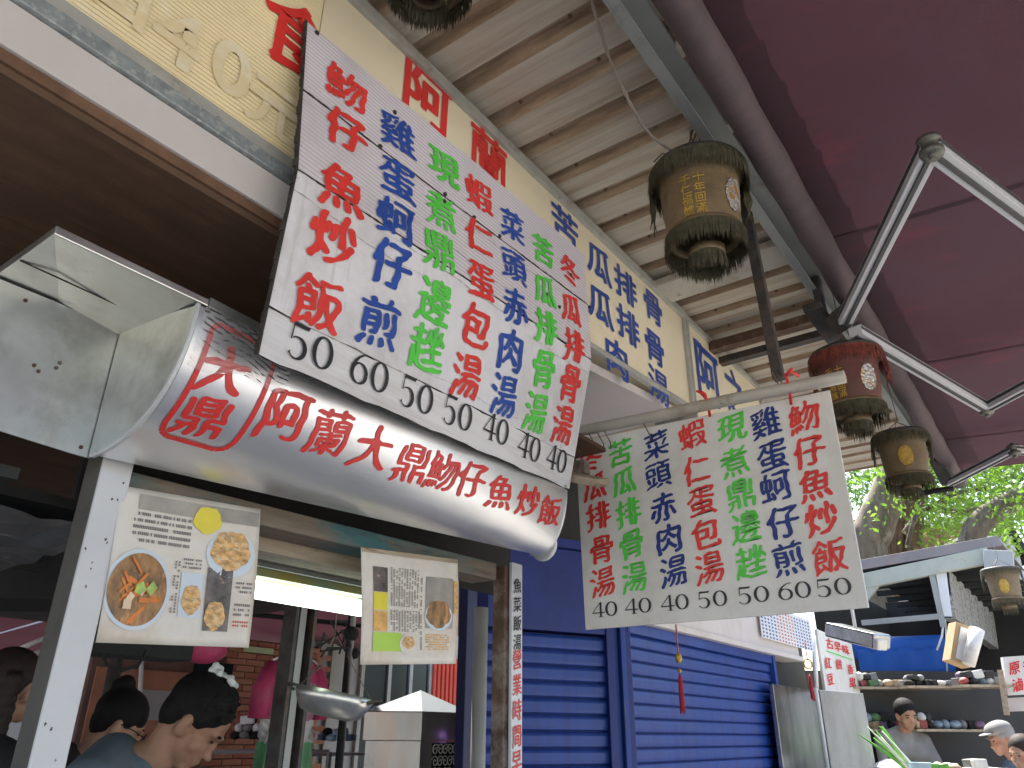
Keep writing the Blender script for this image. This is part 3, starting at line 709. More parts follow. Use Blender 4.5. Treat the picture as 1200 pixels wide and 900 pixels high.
u0_, t0_ = inv_hs(198,505); u1_, t1_ = inv_hs(275,525); ua = inv_hs(197,505)[0]-.016; ub = inv_hs(268,515)[0]+.012; tb_ = inv_hs(226,519)[1]
bx = [(ua,.10),(ua,tb_-.085),(ua+.006,tb_-.025),(ua+.02,tb_),(ub-.02,tb_),(ub-.006,tb_-.025),(ub,tb_-.085),(ub,.10),(ub-.006,.06),(ub-.02,.05),(ua+.02,.05),(ua+.006,.06),(ua,.10)]
for (a, b), (c, d) in zip(bx[:-1], bx[1:]):
    n_ = max(1, int(abs(d-b)/.04)); dv = Vector((c-a, (d-b)*.33)).normalized(); nn = Vector((-dv.y, dv.x))*.0045
    for i in range(n_):
        p = [a+(c-a)*i/n_, b+(d-b)*i/n_]; q = [a+(c-a)*(i+1)/n_, b+(d-b)*(i+1)/n_]
        mb.add([hs(p[0]+nn.x, p[1]+nn.y/.33, .0019), hs(q[0]+nn.x, q[1]+nn.y/.33, .0019), hs(q[0]-nn.x, q[1]-nn.y/.33, .0019), hs(p[0]-nn.x, p[1]-nn.y/.33, .0019)], [(0,1,2,3)])
part('seal_border', mb, m_signr, hd)
rs2 = random.Random(4)
_cr = [(rs2.uniform(10,60), rs2.uniform(-50,50), rs2.uniform(0,6.3)) for _ in range(9)]
def crease(a, b): return sum(abs(math.sin(p*a+q*b+r_)) for p, q, r_ in _cr)/9
def film(a, b): return hs(YH0+.004+.185*a, .0+(.30-.06*a)*b+.02*math.sin(a*9)*b, .0045+.008*crease(a*.30, b*.8)**2)
part('plastic_film', MB().grid(film, 60, 36), m_clear, hd)
def film2(a, b): return Vector((XB+.05+.195*a, YH0-.006-.007*crease(b, a), ZH+.012-.020*a-.075*b))

# posts of the stall
def post(name, label, x0, x1, y0_, y1_, z1, mt, cat='post', bev=.004):
    return tag(part(name, MB().box(x0-(x0+x1)/2,x1-(x0+x1)/2,y0_-(y0_+y1_)/2,y1_-(y0_+y1_)/2,0,z1), mt, None, bev, loc=None), label, cat)
def postat(name, label, c, sx, sy, z1, mt, bev=.004):
    o = part(name, MB().box(-sx/2,sx/2,-sy/2,sy/2,0,z1), mt, None, bev); o.location = (c[0], c[1], 0); return tag(o, label, 'post')
pa = P(122,700,'x',XB); pb = P(62,700,'x',XB)
pa, pb = P(124,700,'x',XB), P(84,700,'x',XB); xq = P(61,700,'y',pb.y).x
sp_ = thing('stall_post', 'pale square steel post at the near corner of the steel hood', 'post', ((xq+XB)/2, (pa.y+pb.y)/2, 0))
part('front_face', MB().box(XB-.012,XB-.0045,pb.y,pa.y,0,ZB+.06), m_ssp, sp_, bev=.003)
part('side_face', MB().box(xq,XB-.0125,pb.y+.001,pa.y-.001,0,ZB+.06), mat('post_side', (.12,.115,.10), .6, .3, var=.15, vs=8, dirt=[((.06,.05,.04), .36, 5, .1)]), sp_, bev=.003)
pc = P(612,760,'x',XB)
wp = thing('lettered_post', 'narrow white steel post with black and red characters down it, beside the blue shutter', 'post', (XB-.03, pc.y-.02, 0))
part('post_body', MB().box(XB-.010,XB,pc.y-.050,pc.y,0,ZB+.03), m_ssp, wp, bev=.001)
it = []
for i, ch in enumerate('營業時間早'):
    q = P(605, 772+ i*30+ (0 if i < 4 else 0), 'x', XB); it.append((ch, pc.y-.025, q.z, .044, .058))
put_chars(it, lambda u, v: (XB+.0015, u, v), .6, .014, 5, m_signr, wp)
it = []
for i, ch in enumerate('魚菜飯湯'):
    q = P(605, 686+i*22, 'x', XB); it.append((ch, pc.y-.025, q.z, .040, .044))
put_chars(it, lambda u, v: (XB+.0015, u, v), .6, .014, 9, m_blk, wp)
pd_ = P(588,760,'x',XB-.035)
postat('rusty_post', 'rusty brown steel post just behind the lettered white post', (XB-.035, pd_.y), .042, .034, ZB+.02, m_rusty, .002)

rr = random.Random(31); mb = MB()
for i in range(16):
    yv = pb.y+.004+(pa.y-pb.y-.008)*rr.random(); zv = rr.uniform(1.2, ZB-.02); c_ = Vector((XB-.0043, yv, zv)); n_ = 7
    mb.add([c_]+[c_+Vector((0, rr.uniform(.0006,.003)*math.cos(k*.9), rr.uniform(.0006,.004)*math.sin(k*.9))) for k in range(n_)], [(0,k+1,(k+1)%n_+1) for k in range(n_)])
part('scratch', mb, m_rusty, sp_, kind='stuff')
# lintel, boards under the hood
lt = thing('stall_lintel', 'old wooden lintel with flaking blue paint below the steel hood', 'lintel', (XB-.1, 1.2, ZB-.06))
zf = _br.z; part('beam', MB().hexa((XB-.11,.612,ZB-.038),(XB-.020,.612,ZB-.038),(XB-.020,YH1+.03,zf-.048),(XB-.11,YH1+.03,zf-.048),(XB-.11,.612,ZB+.002),(XB-.020,.612,ZB+.002),(XB-.020,YH1+.03,zf+.0),(XB-.11,YH1+.03,zf+.0)), m_lint, lt, bev=.003)
part('inner_board', MB().box(XB-.14,XB-.115,.70,YH1-.02,ZB-.062,ZB-.012), m_old, lt, bev=.002)
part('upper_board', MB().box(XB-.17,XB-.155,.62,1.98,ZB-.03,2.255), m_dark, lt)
part('batten', MB().box(XB-.20,XB-.145,.76,YH1-.05,ZB-.060,ZB-.031), m_old, lt, bev=.002)
mb = MB()
zlow = P(360,676,'x',XB-.26).z; hh_ = (ZB-.01-zlow)/4
for i in range(4):
    za = ZB-.01-i*hh_
    mb.hexa((XB-.26,.84,za),(XB-.26,YH1-.1,za),(XB-.252,YH1-.1,za-hh_+.002),(XB-.252,.84,za-hh_+.002),(XB-.272,.84,za),(XB-.272,YH1-.1,za),(XB-.264,YH1-.1,za-hh_+.002),(XB-.264,.84,za-hh_+.002))
tag(part('slatted_board', mb, m_pan), 'grey ribbed board behind the posters, under the stall lintel', 'board')
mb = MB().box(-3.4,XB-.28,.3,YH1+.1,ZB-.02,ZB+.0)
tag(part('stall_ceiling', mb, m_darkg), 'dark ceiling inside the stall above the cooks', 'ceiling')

# posters
def poster(nm, label, c4, x, cols_, bend=.005):
    a, b, c, d = [P(px, py, 'x', x) for px, py in c4]     # TL TR BR BL
    th = thing(nm, label, 'poster', (x, (a.y+b.y)/2, min(c.z, d.z)))
    def mp(u, v, off=0):
        p = a*(1-u)*(1-v)+b*u*(1-v)+c*u*v+d*(1-u)*v
        return Vector((x+off+bend*math.sin(u*7+1)*math.sin(v*3.1), p.y, p.z))
    part('sheet', MB().grid(lambda u, v: mp(u, v), 24, 16), m_post, th, solid=.002)
    return th, mp
def patch(th, mp, nm, m_, u0, u1, v0, v1, off=.0025, shape='rect', k=1):
    if shape == 'rect': mb = MB().grid(lambda a, b: mp(u0+(u1-u0)*a, v0+(v1-v0)*b, off), 10, 8)
    else:
        mb = MB(); cu_, cv = (u0+u1)/2, (v0+v1)/2; n_ = 40
        vs = [mp(cu_, cv, off)]
        for r_ in (.5, 1):
            for i in range(n_):
                t = 2*math.pi*i/n_; w_ = 1+(.05*math.sin(5*t)+.03*math.sin(11*t+1) if shape == 'blob' else 0)
                vs.append(mp(min(1,max(0,cu_+(u1-u0)/2*r_*w_*math.cos(t))), cv+(v1-v0)/2*r_*w_*math.sin(t), off))
        fs = [(0,1+i,1+(i+1)%n_) for i in range(n_)]+[(1+i,1+n_+i,1+n_+(i+1)%n_,1+(i+1)%n_) for i in range(n_)]
        mb.add(vs, fs)
    return part(nm, mb, m_, th)
def textrows(th, mp, m_, u0, u1, v0, v1, rows, per, seed=1, vert=False, fillr=.8):
    rr = random.Random(seed); mb = MB()
    for i in range(rows):
        for j in range(per):
            if rr.random() > fillr: continue
            if vert: ua = u0+(u1-u0)*(i+.2)/rows; ub = ua+(u1-u0)*.45/rows; va = v0+(v1-v0)*j/per; vb = va+(v1-v0)*.72/per
            else: ua = u0+(u1-u0)*j/per; ub = ua+(u1-u0)*.75/per; va = v0+(v1-v0)*(i+.2)/rows; vb = va+(v1-v0)*.5/rows
            s_ = rr.random()*.3
            mb.add([mp(ua,va,.0032),mp(ub,va,.0032),mp(ub,vb,.0032),mp(ua,vb,.0032)], [(0,1,2,3)])
    part('print_text', mb, m_, th, kind='stuff')
XP = XB-.05
th, mp = poster('food_poster', 'weathered poster with a big bowl of soup, beside the pale steel post', [(142,569),(305,597),(291,759),(112,753)], XB-.007, None)
patch(th, mp, 'print_band', m_pgry, .12, .99, .035, .14)
patch(th, mp, 'print_patch', m_pyel, .50, .70, .05, .24, .004, 'blob')
patch(th, mp, 'print_plate', m_plate, -.02, .40, .40, .92, .003, 'disc')
patch(th, mp, 'print_food', m_soup, .0, .375, .43, .895, .004, 'disc')
rp = random.Random(8)
for i in range(26):
    a_ = rp.uniform(0,6.28); r_ = rp.uniform(0,.30); u = .19+.42*r_*math.cos(a_); v = .66+.55*r_*math.sin(a_); an = rp.uniform(-1.2,1.2); L = rp.uniform(.04,.10); w_ = rp.uniform(.006,.014) if i < 18 else .025
    du, dv = math.cos(an)*L*.75, math.sin(an)*L; nu, nv = -math.sin(an)*w_, math.cos(an)*w_*1.2; 
    if i >= 18: du, dv = du*.4, dv*.4
    part('print_food', MB().add([mp(max(.005,u-du-nu),v-dv-nv,.0046+.0002*i),mp(max(.005,u+du-nu),v+dv-nv,.0046+.0002*i),mp(max(.005,u+du+nu),v+dv+nv,.0046+.0002*i),mp(max(.005,u-du+nu),v-dv+nv,.0046+.0002*i)],[(0,1,2,3)]), (m_carrot if i < 18 else (m_tofu if i < 22 else m_veg3)), th)
patch(th, mp, 'print_plate', m_plate, .62, .97, .20, .53, .003, 'disc')
patch(th, mp, 'print_food', m_noodle, .65, .93, .20, .48, .004, 'blob')
patch(th, mp, 'print_photo', m_plate, .47, .62, .52, .82, .003)
patch(th, mp, 'print_food', m_noodle, .485, .615, .60, .80, .004, 'blob')
patch(th, mp, 'print_photo', m_photo, .645, .82, .47, .90, .003)
patch(th, mp, 'print_food', m_noodle, .65, .79, .70, .895, .004, 'blob')
textrows(th, mp, m_ink, .10, .50, .15, .37, 5, 34, 2)
textrows(th, mp, m_ink, .47, .60, .42, .50, 3, 9, 3)
textrows(th, mp, m_ink, .41, .46, .45, .80, 2, 18, 4, True)
textrows(th, mp, m_ink, .85, .97, .55, .64, 3, 8, 5); textrows(th, mp, m_ink, .85, .97, .70, .80, 3, 8, 6); textrows(th, mp, m_inkr, .85, .97, .82, .87, 2, 7, 7)
th, mp = poster('food_poster', 'weathered poster with yellow and green panels and a plate of noodles, beside the blue shutter', [(423,641),(536,656),(534,778),(422,779)], XB-.007, None)
patch(th, mp, 'print_band', m_old, 0, .99, .0, .04)
patch(th, mp, 'print_photo', m_photo, .10, .24, .16, .38, .003)
patch(th, mp, 'print_patch', m_pyel, .10, .24, .385, .54, .003)
patch(th, mp, 'print_patch', m_porg, .10, .24, .55, .72, .003)
patch(th, mp, 'print_patch', m_pgrn, .10, .39, .73, .89, .003)
patch(th, mp, 'print_photo', m_pgry, .65, .93, .20, .68, .003)
patch(th, mp, 'print_plate', m_plate, .64, .92, .43, .70, .0036, 'disc')
patch(th, mp, 'print_food', m_soup, .655, .90, .42, .675, .0045, 'blob')
patch(th, mp, 'print_plate', m_post, .37, .56, .74, .92, .0036, 'disc')
patch(th, mp, 'print_food', m_noodle, .40, .53, .755, .865, .0045, 'blob')
patch(th, mp, 'print_patch', m_noodle, .935, .98, .22, .54, .004)
textrows(th, mp, m_ink, .27, .58, .15, .50, 11, 26, 12, True); textrows(th, mp, m_ink, .27, .60, .53, .72, 11, 14, 13, True)
textrows(th, mp, m_porg, .65, .90, .73, .88, 7, 10, 14); textrows(th, mp, m_ink, .59, .62, .2, .88, 1, 40, 15, True)

# fluorescent lamp in the stall
la = P(288,690,'x',-1.62); lb = P(424,704,'x',-1.62)
lf = thing('fluorescent_lamp', 'lit fluorescent strip lamp hanging inside the stall between the posters', 'lamp', ((la+lb)/2))
zl = (la.z+lb.z)/2-.018
part('housing', MB().hexa((-1.66,la.y,zl+.035),(-1.66,lb.y,zl+.035),(-1.58,lb.y,zl+.035),(-1.58,la.y,zl+.035),(-1.645,la.y,zl+.075),(-1.645,lb.y,zl+.075),(-1.595,lb.y,zl+.075),(-1.595,la.y,zl+.075)).hexa((-1.70,la.y,zl+.005),(-1.70,lb.y,zl+.005),(-1.66,lb.y,zl+.036),(-1.66,la.y,zl+.036),(-1.702,la.y,zl+.007),(-1.702,lb.y,zl+.007),(-1.662,lb.y,zl+.040),(-1.662,la.y,zl+.040)), m_lampb, lf)
part('lamp_tube', MB().tube([(-1.62,la.y,zl+.010),(-1.62,lb.y,zl+.008)], .022, 14), m_tubel, lf)
part('lamp_cap', MB().tube([(-1.62,lb.y,zl+.010),(-1.62,lb.y+.02,zl+.010)], .019, 14).tube([(-1.62,la.y-.02,zl+.010),(-1.62,la.y,zl+.010)], .019, 14), m_white, lf)
part('hanger', MB().tube([(-1.62,la.y+.1,zl+.07),(-1.62,la.y+.1,ZB-.02)], .004, 6).tube([(-1.62,lb.y-.1,zl+.07),(-1.62,lb.y-.1,ZB-.02)], .004, 6), m_wire, lf)

# interior posts, wires, pan
ip = P(343,800,'x',-2.0)
th = thing('inner_post', 'dark slotted steel post between the pink raincoat and the hanging pan', 'post', (-2.0, ip.y, 0))
part('channel', MB().box(-2.03,-1.97,ip.y-.042,ip.y-.030,0,1.83).box(-2.03,-2.015,ip.y-.029,ip.y+.029,0,1.83).box(-2.03,-1.97,ip.y+.030,ip.y+.042,0,1.83), m_bar, th)
part('flange', MB().box(-2.012,-1.985,ip.y-.012,ip.y+.012,0,1.83), m_pipe, th)
ip2 = P(406,800,'x',-2.4)
tag(part('black_pipe', MB().tube([(-2.4,ip2.y,0),(-2.4,ip2.y,2.05)], .016, 12).ball((-2.4,ip2.y,P(406,742,'x',-2.4).z), .032, 10, 7).ball((-2.39,ip2.y+.02,P(408,765,'x',-2.4).z), .022, 10, 7), m_black), 'thin black pipe with knotted wires behind the hanging pan', 'pipe')
pp = P(390,822,'x',-1.7)
pn = thing('frying_pan', 'round steel pan hung by a wire behind the stall counter', 'pan', pp)
Mt = Matrix.Rotation(R(-8),3,'X')@Matrix.Rotation(R(7),3,'Y')
part('pan_bowl', MB().lathe([(.001,-.036),(.055,-.036),(.080,-.028),(.098,.0),(.107,.022),(.109,.022),(.100,-.002),(.082,-.031),(.055,-.040),(.001,-.040)], pp, 48, axis=Mt), m_ssr, pn)
h_ = [pp+Mt@Vector((math.cos(a)*.108, math.sin(a)*.108, .012)) for a in (R(205), R(25))]
for i, hp in enumerate(h_):
    d = (hp-pp).normalized(); s_ = d.cross(Vector((0,0,1))).normalized()
    part('handle', MB().tube([hp-s_*.028, hp+d*.022-s_*.022+Vector((0,0,.008)), hp+d*.028+Vector((0,0,.01)), hp+d*.022+s_*.022+Vector((0,0,.008)), hp+s_*.028], .0045, 8), m_bar, pn)
hk = P(392,745,'x',-1.7)
part('hanging_wire', MB().tube([pp+Mt@Vector((-.09,-.05,.022)), (pp+hk)/2+Vector((0,-.03,.03)), hk], .0018, 6).tube([pp+Mt@Vector((-.07,-.07,.022)), (pp+hk)/2+Vector((0,-.045,0)), hk], .0018, 6).tube([pp+Mt@Vector((.09,.05,.022)), (pp+hk)/2+Vector((0,.06,.02)), hk+Vector((0,.01,0))], .0012, 6).tube([hk, hk+Vector((0,0,.30))], .002, 6), m_wire, pn)
rr = random.Random(5); mb = MB()
for i in range(4):
    pts = [hk+Vector((rr.uniform(-.02,.02), rr.uniform(-.06,.06), rr.uniform(-.06,.05))) for _ in range(4)]; mb.tube(pts, .003, 6)
tag(part('wire_knot', mb, m_black), 'tangle of black wires above the hanging pan', 'wire')
cb = MB(); a = P(-40,708,'x',-2.2); b = P(200,712,'x',-2.2); cb.bar(a, b, .03, .03)
tag(part('black_rail', cb, m_black), 'black rail behind the pale corner post, left of the soup poster', 'rail')
a = P(452,700,'x',-3.0)
q1_ = P(250,715,'x',-3.2); q2_ = P(440,735,'x',-3.2)
tag(part('thin_rail', MB().tube([q1_, q2_], .012, 8), m_black), 'thin black rail under the fluorescent lamp', 'rail')
bx_ = thing('black_box', 'black equipment box with a hanging cable, below the soup poster', 'box', P(180,775,'x',-1.9))
a = P(112,757,'x',-1.9); b = P(225,775,'x',-1.9)
part('box_body', MB().box(-2.0,-1.9,a.y-.02,b.y,b.z,a.z+.05), m_black, bx_, bev=.004)
ca = P(120,765,'x',-1.88); cc = P(172,762,'x',-1.88)
part('cable', MB().tube([ca, P(125,778,'x',-1.88), P(143,786,'x',-1.88), P(162,780,'x',-1.88), cc], .004, 8), m_black, bx_)
pz = P(131,800,'x',-3.6)
mb = MB().tube([(-3.6,pz.y,0),(-3.6,pz.y,2.0)], .03, 10)
for i in range(9):
    c = Vector((-3.6,pz.y,1.6+rr.random()*.3)); mb.tube([c+Vector((0,rr.uniform(-.06,.06),rr.uniform(-.05,.06))), c, c+Vector((0,rr.uniform(-.06,.06),rr.uniform(-.06,.05)))], .005, 6)
tag(part('wired_pipe', mb, m_bar), 'brown pipe wrapped in wires behind the woman in black', 'pipe')

# raincoat on hanger, pink bag
rc = P(347,770,'x',-3.0)
rn = thing('raincoat', 'pink plastic raincoat with green skirt on a white hanger behind the dark inner post', 'raincoat', P(347,900,'x',-3.0))
def coat(z0, z1, w0, w1, nm, m_, dy=0, seed=0):
    def fn(a, b):
        t = a*2*math.pi; w_ = w0+(w1-w0)*b; z = z0+(z1-z0)*b
        f = 1+.14*math.sin(5*t+seed+b*3)+.10*math.sin(11*t+b*5)+.05*math.sin(23*t-b*7)
        return Vector((-3.0+.06*math.cos(t)*f, rc.y+dy+w_*math.sin(t)*f, z))
    return part(nm, MB().grid(fn, 40, 14), m_, rn)
ztop = P(347,768,'x',-3.0).z; zmid = P(347,845,'x',-3.0).z
coat(ztop, ztop-.12, .06, .145, 'shoulders', m_pink)
coat(ztop-.115, zmid, .13, .12, 'front', m_pinkp, 0, 2)
coat(zmid+.005, zmid-.09, .125, .125, 'wrapped_bag', m_wrap, 0, 4)
coat(zmid-.085, zmid-.75, .13, .15, 'skirt', m_grnp, 0, 6)
for s_ in (-1, 1):
    p_ = [Vector((-3.0, rc.y+s_*.11, ztop-.05)), Vector((-3.0, rc.y+s_*.16, ztop-.16)), Vector((-3.0, rc.y+s_*.165, ztop-.27))]
    part('sleeve', MB().tube(p_, [.045,.05,.045], 12), m_pink, rn)
part('hanger', MB().tube([(-3,rc.y-.13,ztop-.03),(-3,rc.y,ztop+.02),(-3,rc.y+.13,ztop-.03)], .006, 6).tube([(-3,rc.y,ztop+.02),(-3,rc.y,ztop+.30)], .003, 6), m_white, rn)
pq = P(238,760,'x',-3.0)
tag(part('pink_bag', MB().ball(pq, .11, 16, 10, sc=(.6,1,.55)).tube([pq+Vector((0,-.04,.05)), pq+Vector((0,0,.13)), pq+Vector((0,.04,.05))], .008, 6), m_pink), 'bright pink plastic bag hung just below the soup poster', 'bag')

# ================================================================== background behind the stall
# brick wall
XW = -7.2
w0 = P(160,900,'x',XW); w1 = P(330,900,'x',XW)
ws_ = MB().box(XW-.25,XW-.012,w0.y-.6,w1.y+.35,0,2.35)
bw = tag(part('brick_wall', ws_, m_mort, loc=(XW,(w0.y+w1.y)/2,0)), 'red brick wall behind the cooks, seen under the posters', 'wall')
BL, BH = .230, .062
bm_ = MB().box(-.012,.012,0,BL-.012,0,BH-.010)
protos = []
for m_ in (m_brick, m_brick2):
    me = bpy.data.meshes.new('brick'); me.from_pydata([tuple(v) for v in bm_.v], [], bm_.f); me.materials.append(m_); protos.append(me)
by0, by1 = P(262,800,'x',XW).y, w1.y+.3
rr = random.Random(11); row = 0; z = 1.10; nb = 0
while z < 2.30:
    y = by0-(BL/2 if row % 2 else 0)
    while y < by1:
        if nb < 290:
            o = bpy.data.objects.new('brick', rr.choice(protos)); COL.objects.link(o); o.parent = bw
            o.location = Vector((XW+rr.uniform(-.003,.003), y, z))-bw.location; nb += 1
        y += BL
    z += BH; row += 1
a = P(140,787,'x',XW+.05); b = P(224,845,'x',XW+.05)
wb = thing('notice_board', 'grey notice board framed in orange red behind the man in blue', 'notice board', (XW+.05,(a.y+b.y)/2,b.z))
part('orange_panel', MB().box(XW+.02,XW+.045,a.y-.2,b.y+.02,b.z-.2,a.z+.03), m_brick2, wb)
part('board', MB().box(XW+.046,XW+.06,a.y,b.y-.05,b.z,a.z-.14), m_wallg, wb)
part('white_pole', MB().tube([P(166,775,'x',XW+.2),P(163,830,'x',XW+.2)], .02, 8), m_white, wb)
a = P(228,775,'x',XW); b = P(262,835,'x',XW)
tag(part('dark_window', MB().box(XW+.0,XW+.05,a.y,b.y,b.z,a.z), m_glassd), 'small dark window beside the notice board, above the man', 'window')
a = P(285,757,'x',XW); b = P(318,767,'x',XW)
tag(part('green_sign', MB().box(XW+.0,XW+.03,a.y,b.y,b.z,a.z), m_gsign), 'pale green strip sign on top of the brick wall', 'sign')
# grey wall panels behind the pan
XG = -7.6
gy0, gy1 = P(360,900,'x',XG).y, P(620,900,'x',XG).y
gw = thing('yard_building', 'grey and dark glass shop front far behind the stall', 'building', (XG, (gy0+gy1)/2, 0))
part('wall', MB().box(XG-.3,XG-.02,gy0-.2,gy1+1,0,3.2), m_wallg, gw)
for pxa, pxb in ((425,455),(457,480),(482,503)):
    a = P(pxa,778,'x',XG); b = P(pxb,778,'x',XG); part('glass_door', MB().box(XG-.02,XG,a.y,b.y,.1,2.45), m_glassd, gw)
for px in (424,456,481,504,388,372):
    a = P(px,800,'x',XG+.02); part('door_frame', MB().box(XG-.01,XG+.03,a.y-.03,a.y+.03,0,2.5), m_pipe, gw)
a = P(507,800,'x',XG+.05); b = P(545,800,'x',XG+.05); mb = MB(); n = 8
for i in range(n):
    ya = a.y+(b.y-a.y)*i/n; yb = a.y+(b.y-a.y)*(i+1)/n; mb.hexa((XG+.02,ya,.2),(XG+.06,ya+.01,.2),(XG+.06,yb-.03,.2),(XG+.02,yb-.005,.2),(XG+.02,ya,2.45),(XG+.06,ya+.01,2.45),(XG+.06,yb-.03,2.45),(XG+.02,yb-.005,2.45))
part('red_shutter', mb, m_rshut, gw)
mb = MB().box(-11.3,-11,-14,12,0,3.4)
tag(part('far_wall', mb, m_wallg), 'long grey wall closing the far side of the market yard', 'wall')
# far crimson awnings
for i, (x0, x1, ya, yb, z0, z1) in enumerate(((-10.5,-2.75,-5,1.48,2.05,2.60),(-10.5,-2.65,1.5,3.45,2.25,2.75),(-10.5,-3.5,3.5,7.5,2.28,2.70))):
    o = part('yard_awning', MB().grid(lambda a, b: (x0+(x1-x0)*a, ya+(yb-ya)*b, z0+(z1-z0)*a+.02*math.sin(b*20)), 10, 20), m_awn2)
    tag(o, ('dark red awning over the yard, left of the pale post','dark red awning over the yard above the fluorescent lamp','dark red awning over the yard behind the hanging pan')[i], 'awning')
for i, (p_, q_) in enumerate((((-10,775),(65,742)),((-10,790),(62,757)))):
    tag(part('white_pole', MB().tube([P(*p_,'x',-4.0), P(*q_,'x',-4.0)], .012, 8), m_white), ('upper','lower')[i]+' of two thin white slanting poles at the far left', 'pole', 'thin white poles of the yard awning')
tag(part('orange_pole', MB().bar(P(40,718,'x',-3.5), P(72,672,'x',-3.5), .035, .02), m_orange), 'bright orange slanting pole left of the pale steel post', 'pole')
sh = MB(); a = P(-30,500,'z',1.80)
sh = thing('overhead_shelf', 'dark shelf wrapped in clear plastic at the far left, under the hood', 'shelf', (-1.9,.3,1.75))
part('shelf_board', MB().box(-2.2,-1.40,-.8,.50,1.835,1.855), m_darkg, sh)
zz_ = P(30,640,'x',-2.2).z; part('shelf_side', MB().box(-2.2,-2.18,-.8,.90,zz_,1.83), m_dark, sh)
def fl(a, b): return Vector((-2.15+.6*b, -.8+1.6*a, zz_-.005-.09*crease(a*.6,b*.5)-.02*math.sin(a*3)))
part('plastic_wrap', MB().grid(fl, 50, 12), m_clear, sh)

# steel cabinet with pyramid lid
cA = P(427,850,'x',-2.9)
cb_ = thing('steel_cabinet', 'stainless cabinet with a low pyramid lid between the pan and the blue frame', 'cabinet', PD(485,900,4.3)*1)
cb_.location.z = 0; cc = cb_.location.copy()
ang = R(36.3+8); e1 = Vector((math.cos(ang), math.sin(ang), 0)); 
L_ = PD(426,850,4.15); Mc = PD(494,850,4.1); Rr_ = PD(552,850,4.35)
zt1 = P(494,834,'x',Mc.x).z; zc = zt1; zcb = zc-.13
def cpt(p, z): return Vector((p.x, p.y, z))
back = L_+Rr_-Mc
def cprism(k_, z0, z1):
    cen = (L_+Rr_)/2; q = [cen+(p-cen)*k_ for p in (L_, Mc, Rr_, back)]
    return MB().hexa(*[cpt(p, z0) for p in q], *[cpt(p, z1) for p in q])
part('cabinet_body', cprism(.94, 0, zcb-.002), m_steelc, cb_)
part('top_band', cprism(1.0, zcb, zc), m_steelc, cb_, bev=.003)
cen = (L_+Rr_)/2; ap = cpt(cen, zc+.105)
part('lid', MB().add([cpt(p, zc+.002) for p in (L_, Mc, Rr_, back)]+[ap], [(0,1,4),(1,2,4),(2,3,4),(3,0,4)]), m_steell, cb_)
# lace: scroll work
mb = MB(); rr = random.Random(2)
pa_ = Mc+(Rr_-Mc)*.22; pb_ = Rr_; nrm = (Rr_-Mc).cross(Vector((0,0,1))).normalized()
base_ = MB().slab([cpt(pa_, .9)+nrm*(-.004), cpt(pb_, .9)+nrm*(-.004), cpt(pb_, zcb-.01)+nrm*(-.004), cpt(pa_, zcb-.01)+nrm*(-.004)], nrm*.006)
part('dark_glass', base_, m_glassd, cb_)
for i in range(8):
    for j in range(10):
        c = pa_+(pb_-pa_)*((i+.5)/8); c = cpt(c, zcb-.04-j*.052)+nrm*.008; tdir = (pb_-pa_).normalized()
        s_ = 1 if (i+j) % 2 else -1
        pts = [c+tdir*(s_*(.004+.0022*t)*math.cos(t))+Vector((0,0,(.004+.0026*t)*math.sin(t))) for t in np.arange(0, 9.5, .7)]
        mb.tube(pts, .0035, 4, cap=False)
part('scroll_lace', mb, m_lace, cb_, kind='stuff')
pf = PD(537,868,4.2)
part('purple_ribbon', MB().tube([pf, pf+Vector((.03,.02,.03)), pf+Vector((.03,.03,-.01)), pf+Vector((-.01,0,-.06))], .009, 8), mat('ribbon_purple', (.22,.08,.5), .5), cb_)

# racks and stools in the yard
def rack(c, w_, d_, zs, label):
    th = thing('steel_rack', label, 'rack', (c.x, c.y, 0))
    for z in zs: part('shelf', MB().box(c.x-d_/2,c.x+d_/2,c.y-w_/2,c.y+w_/2,z-.02,z), m_ssp, th)
    for sx in (-1,1):
        for sy in (-1,1): part('leg', MB().box(c.x+sx*d_/2-.015,c.x+sx*d_/2+.015,c.y+sy*w_/2-.015,c.y+sy*w_/2+.015,0,max(zs)-.021), m_pipe, th)
rack(P(285,880,'x',-5.2), 1.2, .5, (.8,1.18,1.34), 'steel rack with shelves behind the man in blue')
rack(P(375,880,'x',-5.6), .8, .4, (.8,1.12,1.30), 'steel rack behind the pink raincoat and the pan')
def jumble(c, n, spread, mats, label, cat='goods', seed=1, nm='goods_pile'):
    """a heap: items sit in layers, each resting on those below"""
    c = Vector(c); th = thing(nm, label, cat, c); r_ = random.Random(seed); X = Vector((rt.x, rt.y, 0)).normalized(); Y = Vector((-X.y, X.x, 0)); k = 0; z = 0; lay = 0
    while k < n:
        h = r_.uniform(.045,.075); wmax = spread[0]*(1-.16*lay); x = -wmax
        while x < wmax and k < n:
            w_ = r_.uniform(.05,.10)
            for row in range(2 if spread[1] > .1 else 1):
                q = c+X*(x+w_/2)+Y*((row-.5)*.09*r_.uniform(.6,1.3))+Vector((0,0,z+h*.5)); hh = h*r_.uniform(.8,1.1); mbx = MB(); M3 = Matrix.Rotation(HEAD+r_.uniform(-.5,.5),3,'Z')@Matrix.Rotation(r_.uniform(-.25,.25),3,'Y')
                if r_.random() < .5: mbx.ball(q, 1, 10, 7, sc=(w_*.55,.05,hh*.62), rot=M3)
                else: mbx.cbox(q, (w_*.95,.08,hh*1.05), M3)
                part('item', mbx, r_.choice(mats), th, bev=.006); k += 1
            x += w_
        z += h*.92; lay += 1
        if lay > 5: break
    return th
jumble(P(300,866,'x',-5.2), 22, (.18,.5,.10), [m_kgry, m_white, m_jean, m_black, m_pan], 'mixed grey and white goods heaped on the rack behind the man', seed=3)
